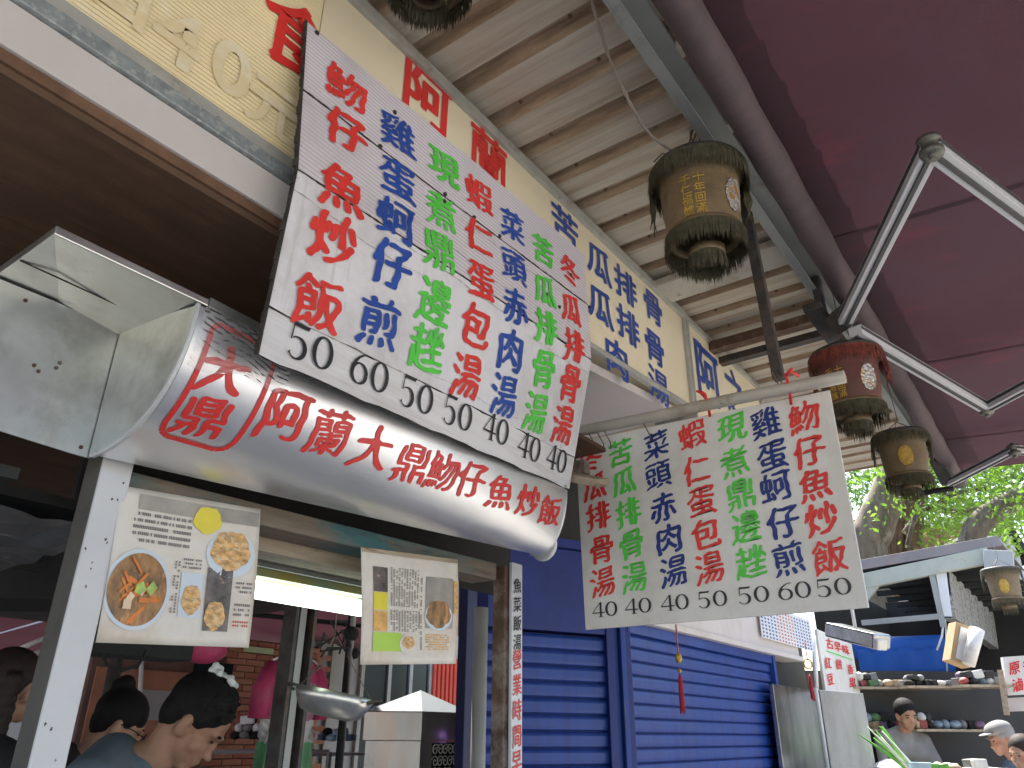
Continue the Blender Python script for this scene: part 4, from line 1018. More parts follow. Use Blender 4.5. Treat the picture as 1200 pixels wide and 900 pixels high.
jumble(P(395,868,'x',-5.6), 14, (.15,.35,.10), [m_jean, m_white, m_teal, m_black], 'blue and white goods heaped on the rack behind the pan', seed=4)

# ================================================================== shutters
def wall_dir(pxa, pya, da, pxb, pyb, db): return PD(pxa, pya, da), PD(pxb, pyb, db)
def shutter(nm, label, a, b, z0, z1, n, parent_cat='shutter'):
    """roller shutter of separate slats between plan points a and b"""
    d = (b-a); d.z = 0; L = d.length; d.normalize(); nr = Vector((d.y, -d.x, 0))
    th = thing(nm, label, parent_cat, (a.x, a.y, 0)); hgt = (z1-z0)/n
    sec = [(0,0),(.010,.006),(.013,.020),(.013,hgt-.022),(.009,hgt-.012),(.0,hgt-.004)]
    mb = MB(); o_ = Vector((a.x, a.y, 0))
    for k_, e in enumerate((Vector((0,0,0)), d*L)):
        for s_, z in sec: mb.v.append(o_+e+nr*s_+Vector((0,0,z)))
    n_ = len(sec)
    for i in range(n_-1): mb.f.append([i, n_+i, n_+i+1, i+1]); mb.m.append(0); mb.sm.append(False)
    mb.f.append([n_-1, 2*n_-1, n_, 0]); mb.m.append(0); mb.sm.append(False)
    first = part('slat', mb, m_shut, th); first.location = (0,0,z0)
    for i in range(1, n):
        c = first.copy(); COL.objects.link(c); c.parent = th; c.location = (0,0,z0+i*hgt)
    back_ = MB().slab([Vector((a.x,a.y,z0))-nr*.012, Vector((b.x,b.y,z0))-nr*.012, Vector((b.x,b.y,z1))-nr*.012, Vector((a.x,a.y,z1))-nr*.012], -nr*.004)
    part('backing', back_, m_shutd, th)
    return th, d, nr
XS = -2.0
sa = Vector((XS, P(737,850,'x',XS).y, 0)); sb = Vector((XS, P(905,820,'x',XS).y, 0))
ztopR = P(737,742,'x',XS).z
thR, dR, nR = shutter('roller_shutter', 'bright blue roller shutter below the hanging menu sign', sa, sb, .08, ztopR, 27)
part('guide_rail', MB().box(XS-.03,XS+.045,sb.y,sb.y+.05,0,ztopR+.05), m_shut, thR)
# top beam and fascia of the right shutter
hb = thing('shop_header', 'white header box with pasted cards above the bright blue shutter', 'header', (XS, 4.8, ztopR))
zh2 = ztopR+.035
part('blue_header', MB().box(XS-.10,XS+.035,sa.y-.02,sb.y+.05,ztopR-.005,ztopR+.05), m_shut, hb, bev=.002)
part('white_rail', MB().box(XS-.12,XS+.08,sa.y-.02,sb.y+.65,ztopR+.051,ztopR+.085), m_trim, hb, bev=.002)
part('cream_panel', MB().box(XS-.12,XS+.06,sa.y-.02,sb.y+.60,ztopR+.086,ztopR+.30), m_trim, hb)
ca_ = P(893,728,'x',XS+.09)
cd = thing('calendar_card', 'white card with rows of red and blue figures under the hanging menu sign', 'card', (XS+.085, 6.2, ztopR+.06))
ya_, yb_ = P(893,740,'x',XS+.09).y, P(951,740,'x',XS+.09).y; zc0, zc1 = P(920,754,'x',XS+.09).z, P(920,716,'x',XS+.09).z
part('card', MB().box(XS+.083,XS+.088,ya_,yb_,zc0,zc1), m_white, cd)
mbr, mbb = MB(), MB()
for i in range(17):
    for j in range(9):
        q = (mbr if 5 <= i <= 10 else mbb); yy = ya_+(yb_-ya_)*(i+.3)/17.6; zz = zc0+(zc1-zc0)*(j+.3)/9.8
        q.box(XS+.0885,XS+.0895,yy,yy+(yb_-ya_)*.026,zz,zz+(zc1-zc0)*.05)
part('red_figures', mbr, m_inkr, cd, kind='stuff'); part('blue_figures', mbb, m_signb, cd, kind='stuff')
# blue column between shutters
c0 = P(712,800,'x',XS+.02); 
colL = PD(713,850,4.16); colR = Vector((XS+.03, sa.y, 0))
fr_ = thing('blue_column', 'dark blue moulded steel column between the two shutters', 'column', (colL.x, colL.y, 0))
d_ = (colR-colL); d_.z = 0; nn = Vector((d_.y, -d_.x, 0)).normalized()
for i, (t0, t1, off) in enumerate(((0,.26,.02),(.27,.52,.0),(.53,.72,.03),(.73,1.0,.012))):
    p_, q_ = colL+d_*t0, colL+d_*t1
    part('moulding', MB().slab([Vector((p_.x,p_.y,0))+nn*off, Vector((q_.x,q_.y,0))+nn*off, Vector((q_.x,q_.y,2.35))+nn*off, Vector((p_.x,p_.y,2.35))+nn*off], -nn*.08), m_shut if i in (1,2) else m_shutd, fr_, bev=.003)
# left shutter, angled
lb_ = PD(712,850,4.18); _dv = Vector((math.sin(R(26)), math.cos(R(26)), 0)); _r = ray(566,850); _k = (lb_.x*_r.y-lb_.y*_r.x)/(_dv.x*_r.y-_dv.y*_r.x); la_ = lb_-_dv*_k
ztL = PD(680,745,4.1).z
thL, dL, nL = shutter('roller_shutter', 'dark blue roller shutter between the lettered post and the blue column', la_, lb_, .06, ztL, 25)
p_, q_ = la_.copy(), lb_.copy()
hz = thing('shutter_housing', 'plain dark blue shutter box above the darker shutter', 'shutter box', (la_.x, la_.y, ztL))
part('housing', MB().slab([Vector((p_.x,p_.y,ztL+.01))+nL*.03, Vector((q_.x,q_.y,ztL+.01))+nL*.03, Vector((q_.x,q_.y,2.34))+nL*.03, Vector((p_.x,p_.y,2.34))+nL*.03], -nL*.14), m_shutd, hz)
part('top_trim', MB().slab([Vector((p_.x,p_.y,2.345))+nL*.06, Vector((q_.x,q_.y,2.345))+nL*.06, Vector((q_.x,q_.y,2.39))+nL*.06, Vector((p_.x,p_.y,2.39))+nL*.06], -nL*.14), m_shutd, hz)
e_ = PD(546,800,3.55)
postat('blue_post', 'very dark blue post between the steel cabinet and the grey pipe', (e_.x, e_.y), .05, .07, 2.2, mat('navy_paint', (.004,.009,.06), .5, var=.3))
e_ = PD(562,800,3.2)
tag(part('grey_pipe', MB().tube([(e_.x,e_.y,0),(e_.x,e_.y,1.92)], .029, 16), m_pipe), 'grey upright pipe with a rust patch between blue post and rusty post', 'pipe')
# rusty panel right above shutters
a = PD(655,620,4.6); b = PD(700,600,4.6)
mb = MB()
for i in range(14):
    p_ = PD(610+i*9,640,4.6); q_ = PD(616+i*9,640,4.6); mb.slab([cpt(p_,2.40), cpt(q_,2.40), cpt(q_,3.2), cpt(p_,3.2)], (-.04,.04,0))
tag(part('rusty_cladding', mb, m_rusty), 'rusty ribbed cladding above the dark shutter, behind the end of the hood', 'cladding')
tag(part('round_canopy', MB().lathe([(.001,0),(.045,0),(.055,.015),(.05,.03),(.001,.03)], PD(640,640,2.6), 24, axis=Matrix.Rotation(R(90),3,'X')), m_white), 'white rounded end of a rolled blind beside the steel hood', 'blind')

# unseen mass of the shops, added to stop sun coming over the shutters
pts = [Vector((la_.x,la_.y,0))-nL*.16+Vector((-.02,.02,0)), Vector((lb_.x,lb_.y,0))-nL*.16, Vector((XS-.22,sa.y,0)), Vector((XS-.22,7.2,0)), Vector((-5.6,7.4,0))]
tag(part('shop_sun_block', MB().slab(pts, (0,0,3.3)), m_darkg), 'unseen dark block of small shops behind the blue shutters, added to stop the sun', 'building')
# dark shop wall beyond the right shutter
mb = MB().box(XS-.20,XS-.1,sb.y+.05,7.2,0,2.25)
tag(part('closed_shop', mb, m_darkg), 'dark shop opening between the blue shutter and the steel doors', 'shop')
dq0 = P(908,810,'x',-1.93); 
d1a, d1b = P(912,850,'x',-1.9), P(963,850,'x',-1.9)
zd = P(935,806,'x',-1.9).z
sd_ = thing('steel_door', 'dark stainless door leaf beside the blue shutter', 'door', (d1a.x, d1a.y, 0))
part('leaf', MB().box(-1.93,-1.90,d1a.y,d1b.y-.05,0,zd), m_ssd, sd_, bev=.003)
part('door_edge', MB().box(-1.93,-1.885,d1b.y-.045,d1b.y,0,zd+.02), m_ssp, sd_, bev=.003)
d2a, d2b = PD(966,850,7.1), PD(1018,850,7.1)
sd_ = thing('steel_door', 'lighter grey stainless door leaf with scratches, below the red lettered board', 'door', (d2a.x, d2a.y, 0))
zd2 = PD(990,808,7.1).z
part('leaf', MB().slab([cpt(d2a,0), cpt(d2b,0), cpt(d2b,zd2-.03), cpt(d2a,zd2)], (-.02,.03,0)), mat('stainless_scratched', (.42,.43,.44), .3, .8, var=.3, vs=3, stretch=(2,2,.5), dirt=[((.6,.6,.6), .38, 5, .06)]), sd_, bev=.003)
# red-lettered board
p4 = [PD(957,737,7.4), PD(998,755,7.9), PD(1008,812,7.9), PD(968,812,7.4)]
sb_ = thing('letter_board', 'white board with red characters and a green line above the steel doors', 'sign', p4[3])
part('board', MB().slab(p4, (-.03,.03,0)), m_menu, sb_)
def bl(u, v): 
    p = p4[0]*(1-u)*(1-v)+p4[1]*u*(1-v)+p4[2]*u*v+p4[3]*(1-u)*v; return p+Vector((.004,-.008,0))
mbx = MB()
for ch, u, v, s1, s2 in (('古',.32,.17,.22,.20),('早',.55,.17,.22,.20),('味',.78,.17,.22,.20),('紅',.18,.52,.2,.2),('豆',.18,.78,.2,.2),('餅',.5,.50,.2,.2),('香',.82,.55,.2,.2),('甜',.82,.8,.2,.2)):
    part('character', char_mb((ch,u,v,s1,-s2), bl, .6, .018, 0), m_signr, sb_)
part('green_line', MB().add([bl(.2,.31), bl(.92,.33), bl(.92,.35), bl(.2,.33)], [(0,1,2,3)]), m_green, sb_)
tag(part('white_conduit', MB().tube([PD(953,745,7.3), PD(957,812,7.3)], .02, 10), m_white), 'thin white upright conduit left of the red lettered board', 'pipe')

# ================================================================== hanging menu sign with its pipe
YM = 2.0
c4 = [P(674,518,'y',YM), P(972,457,'y',YM), P(1018,712,'y',YM), P(686,738,'y',YM)]
def ms(u, v, off=0): return c4[0]*(1-u)*(1-v)+c4[1]*u*(1-v)+c4[2]*u*v+c4[3]*(1-u)*v+Vector((0,-off+.004*math.sin(u*3)*0,0))
W_ = (c4[1]-c4[0]).length; H_ = (c4[3]-c4[0]).length
hm = thing('hanging_menu_sign', 'square white menu sign tied under the pipe with red string, right of the steel hood', 'menu sign', (c4[0]+c4[1])/2)
hmb = part('board', MB().slab([ms(0,0),ms(1,0),ms(1,1),ms(0,1)], (0,.008,0)), m_menu, hm, bev=.0015)
def pm(px, py): p = P(px, py, 'y', YM-.002); return p.x, p.z
mm = lambda u, v: (u, YM-.0022, v)
cols2 = [
 (m_red,  [('冬',692,537),('瓜',697,570),('排',701,604),('骨',705,643),('湯',706,682)], '40',709,714),
 (m_green,[('苦',727,530),('瓜',731,564),('排',736,600),('骨',740,637),('湯',743,676)], '40',748,710),
 (m_dblue,[('菜',769,521),('頭',771,556),('赤',777,594),('肉',784,631),('湯',789,669)], '40',791,706),
 (m_red,  [('蝦',811,509),('仁',816,550),('蛋',822,586),('包',827,625),('湯',831,665)], '50',835,702),
 (m_green,[('現',857,501),('煮',861,541),('鼎',868,578),('邊',874,617),('趖',880,658)], '50',883,697),
 (m_dblue,[('雞',897,495),('蛋',905,533),('蚵',909,570),('仔',918,611),('煎',924,654)], '60',931,692),
 (m_red,  [('魩',942,488),('仔',948,528),('魚',955,567),('炒',963,607),('飯',972,651)], '50',977,688)]
for ci, (m_, chs, num, nx_, ny_) in enumerate(cols2):
    it = [(ch, *pm(px, py), .088, .091) for ch, px, py in chs]
    put_chars(it, mm, 1.0, .015, 200+ci*10, m_, hmb)
    u, v = pm(nx_, ny_)
    part('price', digits_mb(num, u, v, .064, .058, lambda a, b, k_: (a, YM-.0024-k_, b)), m_blk, hmb)
ra, rb = P(640,514,'y',YM-.03), P(990,441,'y',YM-.03)
tag(part('hanging_pipe', MB().tube([ra+(rb-ra)*(i/12)+Vector((0,0,.0015*math.sin(i))) for i in range(13)], .0175, 18), m_rod), 'grimy grey pipe carrying the square menu sign', 'pipe')
def stringtie(px, ya, yb, sd_=1):
    t = P(px, ya, 'y', YM-.052); b = P(px+6, yb, 'y', YM-.012)
    return MB().tube([t+Vector((-.02*sd_,.05,.012)), t+Vector((-.012*sd_,.0,.012)), t, (t+b)/2+Vector((.004,-.004,0)), b], .0042, 8).tube([t, t+Vector((-.022*sd_,-.006,.014))], [.005,.003], 8)
o = part('string', stringtie(826,462,488), m_str, hm); o = part('string', stringtie(921,440,474,-1), m_str, hm)
mb = MB()
for px, py in ((754,508),(690,520),(700,519),(708,517),(905,448),(912,452)):
    t = P(px, py-12, 'y', YM-.045); mb.tube([t, t+Vector((.004,.03,-.03)), t+Vector((.002,.035,-.05))], .002, 6)
part('wire_tie', mb, m_wire, hm)
ba, bb = P(872,235,'y',YM+.02), P(913,445,'y',YM+.01)
tag(part('drop_bar', MB().bar(ba, bb, .030, .030, (0,1,0)), m_bar, bev=.003), 'rough dark square bar hanging from the roof to the pipe', 'bar')
# bracket stub between the boards
sa_ = P(660,560,'y',1.72); 
tag(part('wooden_bracket', MB().bar(P(655,556,'y',1.76), P(707,566,'y',1.76), .06, .022, (.2,-.3,1)), m_old, bev=.002), 'short weathered wooden stub between the two menu boards', 'bracket')
tag(part('bracket_block', MB().cbox(P(683,548,'y',1.80), (.03,.03,.04)), m_rusty, bev=.002), 'rusty little block above the wooden stub', 'block')

# ================================================================== lanterns
def fringe_mb(c, r_, ztop, ln, n, seed, layers=2):
    rr = random.Random(seed); mb = MB()
    for k_ in range(layers):
        for i in range(n):
            t = 2*math.pi*(i+rr.random())/n; L = ln*rr.choice((rr.uniform(.45,.8), rr.uniform(.8,1.0), rr.uniform(.9,1.2))); rad = r_+.002*k_+rr.uniform(-.002,.003)
            x, y = math.cos(t), math.sin(t); tx, ty = -y, x; w_ = rr.uniform(.0006,.0016); sw = rr.uniform(-.006,.006); dr = rr.uniform(-.002,.004)
            a = c+Vector((x*rad, y*rad, ztop)); b = c+Vector((x*(rad+dr)+tx*sw*.5, y*(rad+dr)+ty*sw*.5, ztop-L*.55)); d = c+Vector((x*(rad+dr*.3)+tx*sw, y*(rad+dr*.3)+ty*sw, ztop-L))
            tt = Vector((tx,ty,0))*w_
            mb.add([a-tt, a+tt, b+tt, b-tt, d], [(0,1,2,3),(3,2,4)])
    return mb
def lantern(c, s_, label, mcloth, mfr, textdir, txt=True, nfr=420, wire_to=None, tilt=0):
    """c: centre of the top rim; s_: radius of the top rim"""
    th = thing('palace_lantern', label, 'lantern', c, 'tasselled lanterns hung under the roof edge')
    k_ = s_/.125; cyl = .098*k_
    Z = lambda z: z*k_
    body_ = part('body', MB().lathe([(.001,Z(-.012)),(s_*.90,Z(-.012)),(s_*.93,Z(-.02)),(cyl*1.02,Z(-.045)),(cyl,Z(-.08)),(cyl*.97,Z(-.13)),(cyl*.90,Z(-.185)),(cyl*.86,Z(-.195))], c, 44), mcloth, th)
    rim_ = part('rim', MB().lathe([(s_*.62,Z(.012)),(s_*.95,Z(.008)),(s_*1.0,Z(-.002)),(s_*.985,Z(-.014)),(s_*.90,Z(-.013)),(s_*.62,Z(-.006)),(s_*.62,Z(.012))], c, 44), m_bar, th)
    low_ = part('lower_ring', MB().lathe([(cyl*.80,Z(-.19)),(cyl*.98,Z(-.192)),(cyl*1.0,Z(-.205)),(cyl*.80,Z(-.207)),(cyl*.80,Z(-.19))], c, 40), m_lant, th)
    inn_ = part('inner_ring', MB().lathe([(cyl*.36,Z(-.235)),(cyl*.46,Z(-.235)),(cyl*.46,Z(-.26)),(cyl*.36,Z(-.26)),(cyl*.36,Z(-.235))], c, 28), m_lant, th)
    part('fringe', fringe_mb(c, s_*.99, Z(-.008), .062*k_, nfr, 1), mfr, rim_, kind='stuff')
    part('fringe', fringe_mb(c, cyl*.99, Z(-.203), .060*k_, nfr, 2), m_frg, low_, kind='stuff')
    part('fringe', fringe_mb(c, cyl*.44, Z(-.258), .050*k_, nfr//3, 3), m_frg, inn_, kind='stuff')
    def cy(ang, z, off=.0015*1):
        z_ = z*k_; t = max(0, min(1, (-z-.08)/.105)); rad = cyl*(1-.10*t)+off
        return c+Vector((math.cos(ang)*rad, math.sin(ang)*rad, z_))
    if txt:
        it = []
        for col_, chs_ in enumerate((('十年回滿'), ('千仁福醮'))):
            for i, ch in enumerate(chs_): it.append((ch, textdir[0]-.34*col_, -.085-.029*i, .30, .030))
        it = [(ch, u, v, w_, h2) for ch, u, v, w_, h2 in it]
        put_chars(it, lambda u, v: cy(u, v, .003), 0, .012, 0, m_gold, body_)
    em = textdir[0]+1.0 if txt else textdir[0]
    part('emblem', MB().grid(lambda a, b: cy(em+.62*(a-.5)*math.sqrt(max(.02, 1-(2*b-1)**2)), -.075-.095*b, .003+.002*math.sin(a*40+b*33)), 14, 18), m_silv if txt else m_gold, th)
    for a in (textdir[0]+1.9, textdir[0]-1.7):       # side tassels
        p = c+Vector((math.cos(a)*s_, math.sin(a)*s_, Z(-.01)))
        mbx = MB()
        for q_ in range(7): mbx.tube([p, p+Vector((rr.uniform(-.008,.008),rr.uniform(-.008,.008),Z(-.07))), p+Vector((rr.uniform(-.012,.012),rr.uniform(-.012,.012),Z(-.14)*rr.uniform(.6,1.05)))], [.002*k_,.003*k_,.001*k_], 5)
        part('tassel', mbx, mfr, th)
    mbx = MB()
    for a in (0, 2.1, 4.2): mbx.tube([c+Vector((math.cos(a)*s_*.7, math.sin(a)*s_*.7, Z(.01))), c+Vector((0,0,Z(.075)))], .002, 6)
    top = c+Vector((0,0,Z(.075)))
    mbx.tube([top, top+Vector((.006,.004,.02)), Vector((c.x, c.y, min(2.94, c.z+.6)))], .0016, 6)
    part('hook_wire', mbx, m_wire, th)
    return th
def toward(c): return math.atan2(-c.y, -c.x)
c = P(817,205,'y',1.62); lantern(c, .131, 'large golden brown lantern with two tiers of fringe, nearest below the roof', m_lant, m_frg, (toward(c)+.02,), nfr=620)
mb = MB(); 
wpts = [P(690,-12,'y',1.06), P(712,62,'y',1.22), P(738,120,'y',1.34), P(762,158,'y',1.46), P(795,178,'y',1.56), P(815,165,'y',1.60), P(824,132,'y',1.62)]
def bez(pts, n=6):
    out = []
    for i in range(len(pts)-1):
        p0, p1, p2, p3 = pts[max(0,i-1)], pts[i], pts[i+1], pts[min(len(pts)-1,i+2)]
        for j in range(n):
            t = j/n; out.append(.5*((2*p1)+(-p0+p2)*t+(2*p0-5*p1+4*p2-p3)*t*t+(-p0+3*p1-3*p2+p3)*t**3))
    return out+[pts[-1]]
wb_ = bez(wpts); mb.tube([p+Vector((.0025*math.sin(i*1.9), .0025*math.cos(i*1.9), 0)) for i, p in enumerate(wb_)], .0032, 6); mb.tube([p-Vector((.0025*math.sin(i*1.9), .0025*math.cos(i*1.9), 0)) for i, p in enumerate(wb_)], .0026, 6)
tag(part('twisted_wire', mb, mat('old_wire', (.36,.30,.25), .6)), 'twisted pale wire looping down from the roof to the nearest lantern', 'wire')
mb = MB(); q = P(812,176,'y',1.62)
for i in range(6): mb.tube([q+Vector((rr.uniform(-.02,.02),0,rr.uniform(-.01,.01))), q+Vector((rr.uniform(-.01,.03),0,.03+rr.random()*.02)), q+Vector((rr.uniform(.0,.04),0,.06+rr.random()*.05))], .0022, 6)
mb.tube([P(766,190,'y',1.60), P(776,180,'y',1.6), P(790,183,'y',1.6), P(812,178,'y',1.62)], .0025, 6)
tag(part('wire_bundle', mb, m_wire), 'small bundle of dark wires above the nearest lantern', 'wire')
c = P(990,418,'y',2.62); lantern(c, .124, 'faded red lantern behind the end of the pipe', m_lantr, m_frr, (toward(c)-.30,), nfr=420)
c = P(1054,512,'y',3.6); lantern(c, .120, 'small brown lantern with a round gold emblem near the awning end', m_lant, m_frg, (toward(c)+.1,), txt=False, nfr=320)
c = P(1172,668,'y',7.6); lantern(c, .15, 'old tan lantern hung under the far stall roof at the right', m_lant, m_frg, (toward(c),), txt=False, nfr=160)
c = P(500,16,'z',2.66)+Vector((0,0,.27)); lantern(c, .105, 'lantern of which only the black fringe shows at the top edge', m_lant, m_frg, (toward(c),), txt=False, nfr=520)

# tassel charms on the shutter
def charm(px, py0, py1, dist, label, body):
    a = PD(px, py0, dist); b = PD(px, py1, dist)
    th = thing('tassel_charm', label, 'charm', a, 'red tassel charms before the shutters'); L = a.z-b.z
    part('cord', MB().tube([a, a-Vector((0,0,L*.32))], .0035, 6), m_inkr, th)
    if body: part('knot', MB().ball(a-Vector((0,0,L*.38)), .020, 12, 8, sc=(.8,1,1.2)).ball(a-Vector((0,0,L*.52)), .010, 8, 6), m_gold, th)
    else: part('knot', MB().tube([a-Vector((0,0,L*.38))+Vector((-math.cos(HEAD)*.026*math.sin(t), -math.sin(HEAD)*.026*math.sin(t), .03*math.cos(t))) for t in np.arange(0,6.5,.45)], .005, 6), m_gold, th)
    mbx = MB()
    for i in range(16):
        t = i/16*6.283; mbx.tube([a-Vector((0,0,L*.55)), a-Vector((-.008*math.cos(t),-.008*math.sin(t),L*.62)), a-Vector((-.011*math.cos(t),-.011*math.sin(t),L*rr.uniform(.94,1)))], .0025, 5)
    part('tassel', mbx, m_kred, th)
charm(792, 732, 838, 3.9, 'red tassel charm hanging before the middle of the bright blue shutter', True)
charm(943, 752, 822, 5.6, 'red tassel charm with a ring hanging before the dark steel door', False)

# ================================================================== far right stalls
# fluorescent box fitting
fa, fb = PD(976,738,6.3), PD(1034,752,6.0)
ff = thing('lamp_fitting', 'unlit box lamp fitting with a steel frame above the blue awning', 'lamp', (fa+fb)/2)
d_ = (fb-fa).normalized()
part('housing', MB().bar(fa, fb, .16, .10), m_ssd, ff, bev=.012)
part('reflector', MB().bar(fa+d_*.08+Vector((.03,-.05,-.035)), fb-d_*.03+Vector((.03,-.05,-.035)), .09, .07), m_cartw, ff, bev=.01)
part('hanger', MB().tube([(fa+fb)/2, (fa+fb)/2+Vector((0,0,.5))], .012, 8), m_white, ff)
# blue canopy
ya = PD(1000,760,9.0); yb = PD(1108,756,9.0)
bc = thing('blue_awning', 'bright blue roller awning over the vegetable stall at the right', 'awning', ((ya+yb)/2))
d_ = (yb-ya).normalized()
part('roller', MB().tube([ya+(yb-ya)*(i/8) for i in range(9)], .10, 20), m_awnb, bc)
dn = Vector((0,0,-.22))+Vector((.08,-.10,0))
part('valance', MB().grid(lambda a, b: ya+(yb-ya)*a+Vector((0,0,-.02-.24*b))+Vector((.05,-.09,0))*(1+.15*math.sin(a*26)), 26, 5), m_awnb, bc, solid=.004)
# green strip sign
a = PD(1008,790,9.2); b = PD(1060,790,9.2)
gs = thing('green_letter_strip', 'pale green strip sign with dark marks under the blue awning', 'sign', (a+b)/2)
zz = PD(1008,804,9.2).z
part('strip', MB().slab([a, b, cpt(b, zz), cpt(a, zz)], (-.02,.02,0)), m_gsign, gs)
mb = MB()
for i in range(7):
    for j in range(2):
        p = a+(b-a)*((i+.3)/7)+Vector((.006,-.01,-.035-j*.055)); mb.cbox(p, (.03,.012,.03), Matrix.Rotation(HEAD,3,'Z'))
part('dark_marks', mb, m_ink, gs)
# far stall body
YS = 8.6
def Q(px, py, y=YS): return P(px, py, 'y', y)
st2 = thing('far_stall', 'open market stall with a metal roof and cream beam at the right', 'stall', Q(1050,900)*1)
st2.location.z = 0
a, b = Q(1000,664), Q(1172,634)
part('roof_sheet', MB().slab([a, b, b+Vector((.1,4.2,.05)), a+Vector((0,4.2,.05))], (0,0,.03)), m_roofp, st2)
part('roof_edge', MB().bar(a+Vector((0,-.01,0)), b+Vector((0,-.01,0)), .03, .10), m_roofp, st2, bev=.004)
a2, b2 = Q(1000,684), Q(1160,651)
part('cream_beam', MB().bar(a2, b2, .08, .15), m_croom, st2, bev=.005)
part('brace', MB().bar(Q(1012,702), Q(1036,672), .06, .08), m_croom, st2, bev=.004)
part('rail', MB().bar(Q(1010,730), Q(1105,722), .04, .05), m_pipe, st2)
part('post', MB().bar(Q(1092,672), Q(1106,735), .05, .05), m_pipe, st2)
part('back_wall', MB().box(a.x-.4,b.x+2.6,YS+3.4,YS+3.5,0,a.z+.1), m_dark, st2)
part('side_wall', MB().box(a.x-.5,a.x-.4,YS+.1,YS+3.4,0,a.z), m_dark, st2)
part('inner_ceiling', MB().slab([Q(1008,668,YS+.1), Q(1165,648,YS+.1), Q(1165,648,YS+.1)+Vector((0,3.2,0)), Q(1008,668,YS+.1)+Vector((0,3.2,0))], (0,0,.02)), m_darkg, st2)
for i in range(6):
    p = Q(1105+i*0,652,YS+.4+i*.5); part('ceiling_purlin', MB().box(a.x,b.x+1.8,p.y,p.y+.06,2.9,2.95), m_darkg, st2)
part('corner_plate', MB().cbox(Q(1171,664,YS-.1), (.24,.06,.30), Matrix.Rotation(R(10),3,'Y')), m_wallg, st2, bev=.01)
part('gutter', MB().bar(Q(1180,664), Q(1215,684,YS), .05, .08), m_alu, st2)
# box sign
bxs = thing('box_sign', 'pale light box sign with a gridded side, hung under the far stall roof', 'sign', Q(1110,740))
p0, p1, p2, p3 = Q(1095,668), Q(1112,668), Q(1122,742), Q(1108,727)
p1 = Q(1113,669); p2 = Q(1121,727)
L_ = Vector((0,3.6,0))
part('front_panel', MB().slab([Q(1096,669),Q(1112,669),Q(1119,724),Q(1106,724)], (0,.02,0)), m_white, bxs)
for i in range(6):
    y_ = i*.6
    A_, B_ = Q(1113,669)+Vector((0,y_,0)), Q(1120,724)+Vector((0,y_,0))
    part('side_panel', MB().slab([A_, A_+Vector((0,.58,0)), B_+Vector((0,.58,0)), B_], (-.03,0,0)), m_gridw, bxs)
part('sign_bottom', MB().slab([Q(1106,725), Q(1120,725), Q(1120,725)+L_, Q(1106,725)+L_], (0,0,.02)), m_gridw, bxs)
tag(part('dangling_string', MB().tube([Q(1106,726), Q(1104,745), Q(1098,762)], .010, 6).tube([Q(1108,726), Q(1110,790)], .006, 6), m_white), 'white plastic string dangling below the pale box sign', 'string')
# cartons and rolled box
def carton(px, py, w_, h_, rot, dist, m_, label, nm='carton'):
    c = PD(px, py, dist); M_ = Matrix.Rotation(HEAD,3,'Z')@Matrix.Rotation(rot,3,'Y')
    th = thing(nm, label, 'carton', c)
    part('box_body', MB().cbox(c, (w_,.12,h_), M_), m_carton, th, bev=.004)
    part('front_label', MB().cbox(c+M_@Vector((.012,-.065,0)), (w_*.72,.006,h_*.82), M_), m_, th)
carton(1124, 756, .15, .30, R(22), 7.0, m_cartw, 'white fronted carton tilted under the box sign')
c = PD(1140,758,6.9); M_ = Matrix.Rotation(HEAD,3,'Z')@Matrix.Rotation(R(27),3,'Y')
tag(part('paper_roll', MB().lathe([(.001,-.14),(.045,-.14),(.052,.14),(.001,.14)], c, 18, axis=M_), m_cartw), 'pale paper roll leaning beside the tilted carton', 'roll')
# white sign with red characters at right edge
p4 = [PD(1175,770,8.0), PD(1235,766,8.0), PD(1238,812,8.0), PD(1181,815,8.0)]
ws2 = thing('white_letter_sign', 'white hanging sign with red characters at the right edge', 'sign', p4[3])
part('board', MB().slab(p4, (-.02,.03,0)), m_menu, ws2)
def bl(u, v):
    p = p4[0]*(1-u)*(1-v)+p4[1]*u*(1-v)+p4[2]*u*v+p4[3]*(1-u)*v; return p+Vector((.005,-.008,0))
mbx = MB()
for ch, u, v in (('原',.20,.30),('汁',.48,.30),('滷',.22,.74),('味',.5,.74)):
    part('character', char_mb((ch,u,v,.24,-.36), bl, .6, .022, 0), m_signr, ws2)
a = PD(1178,832,8.1); b = PD(1240,828,8.1)
part('lower_strip', MB().slab([PD(1180,818,8.05), PD(1238,815,8.05), PD(1238,832,8.05), PD(1181,834,8.05)], (-.02,.02,0)), m_trim, ws2)
tag(part('wooden_stick', MB().bar(PD(1172,785,7.9), PD(1180,838,7.9), .04, .04), m_old), 'pale wooden stick left of the right edge sign', 'stick')

# goods stall under the blue awning
tb = PD(1090,900,7.2)
tz = 1.12
tt_ = thing('market_table', 'market table loaded with bowls, pails and greens at the lower right', 'table', (tb.x, tb.y, 0))
M_ = Matrix.Rotation(HEAD,3,'Z')
part('table_top', MB().cbox((tb.x,tb.y,tz-.02), (2.0,.9,.04), M_), m_ssp, tt_, bev=.004)
for sx in (-1,1):
    for sy in (-1,1):
        q = Vector((tb.x,tb.y,0))+M_@Vector((sx*.95,sy*.4,0)); part('leg', MB().box(q.x-.02,q.x+.02,q.y-.02,q.y+.02,0,tz-.041), m_pipe, tt_)
bk = PD(1090,850,8.3)
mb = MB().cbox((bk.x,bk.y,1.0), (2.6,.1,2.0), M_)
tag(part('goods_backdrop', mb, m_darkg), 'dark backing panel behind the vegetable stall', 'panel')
def onTable(px, dist): p = PD(px, 880, dist); return Vector((p.x, p.y, tz))
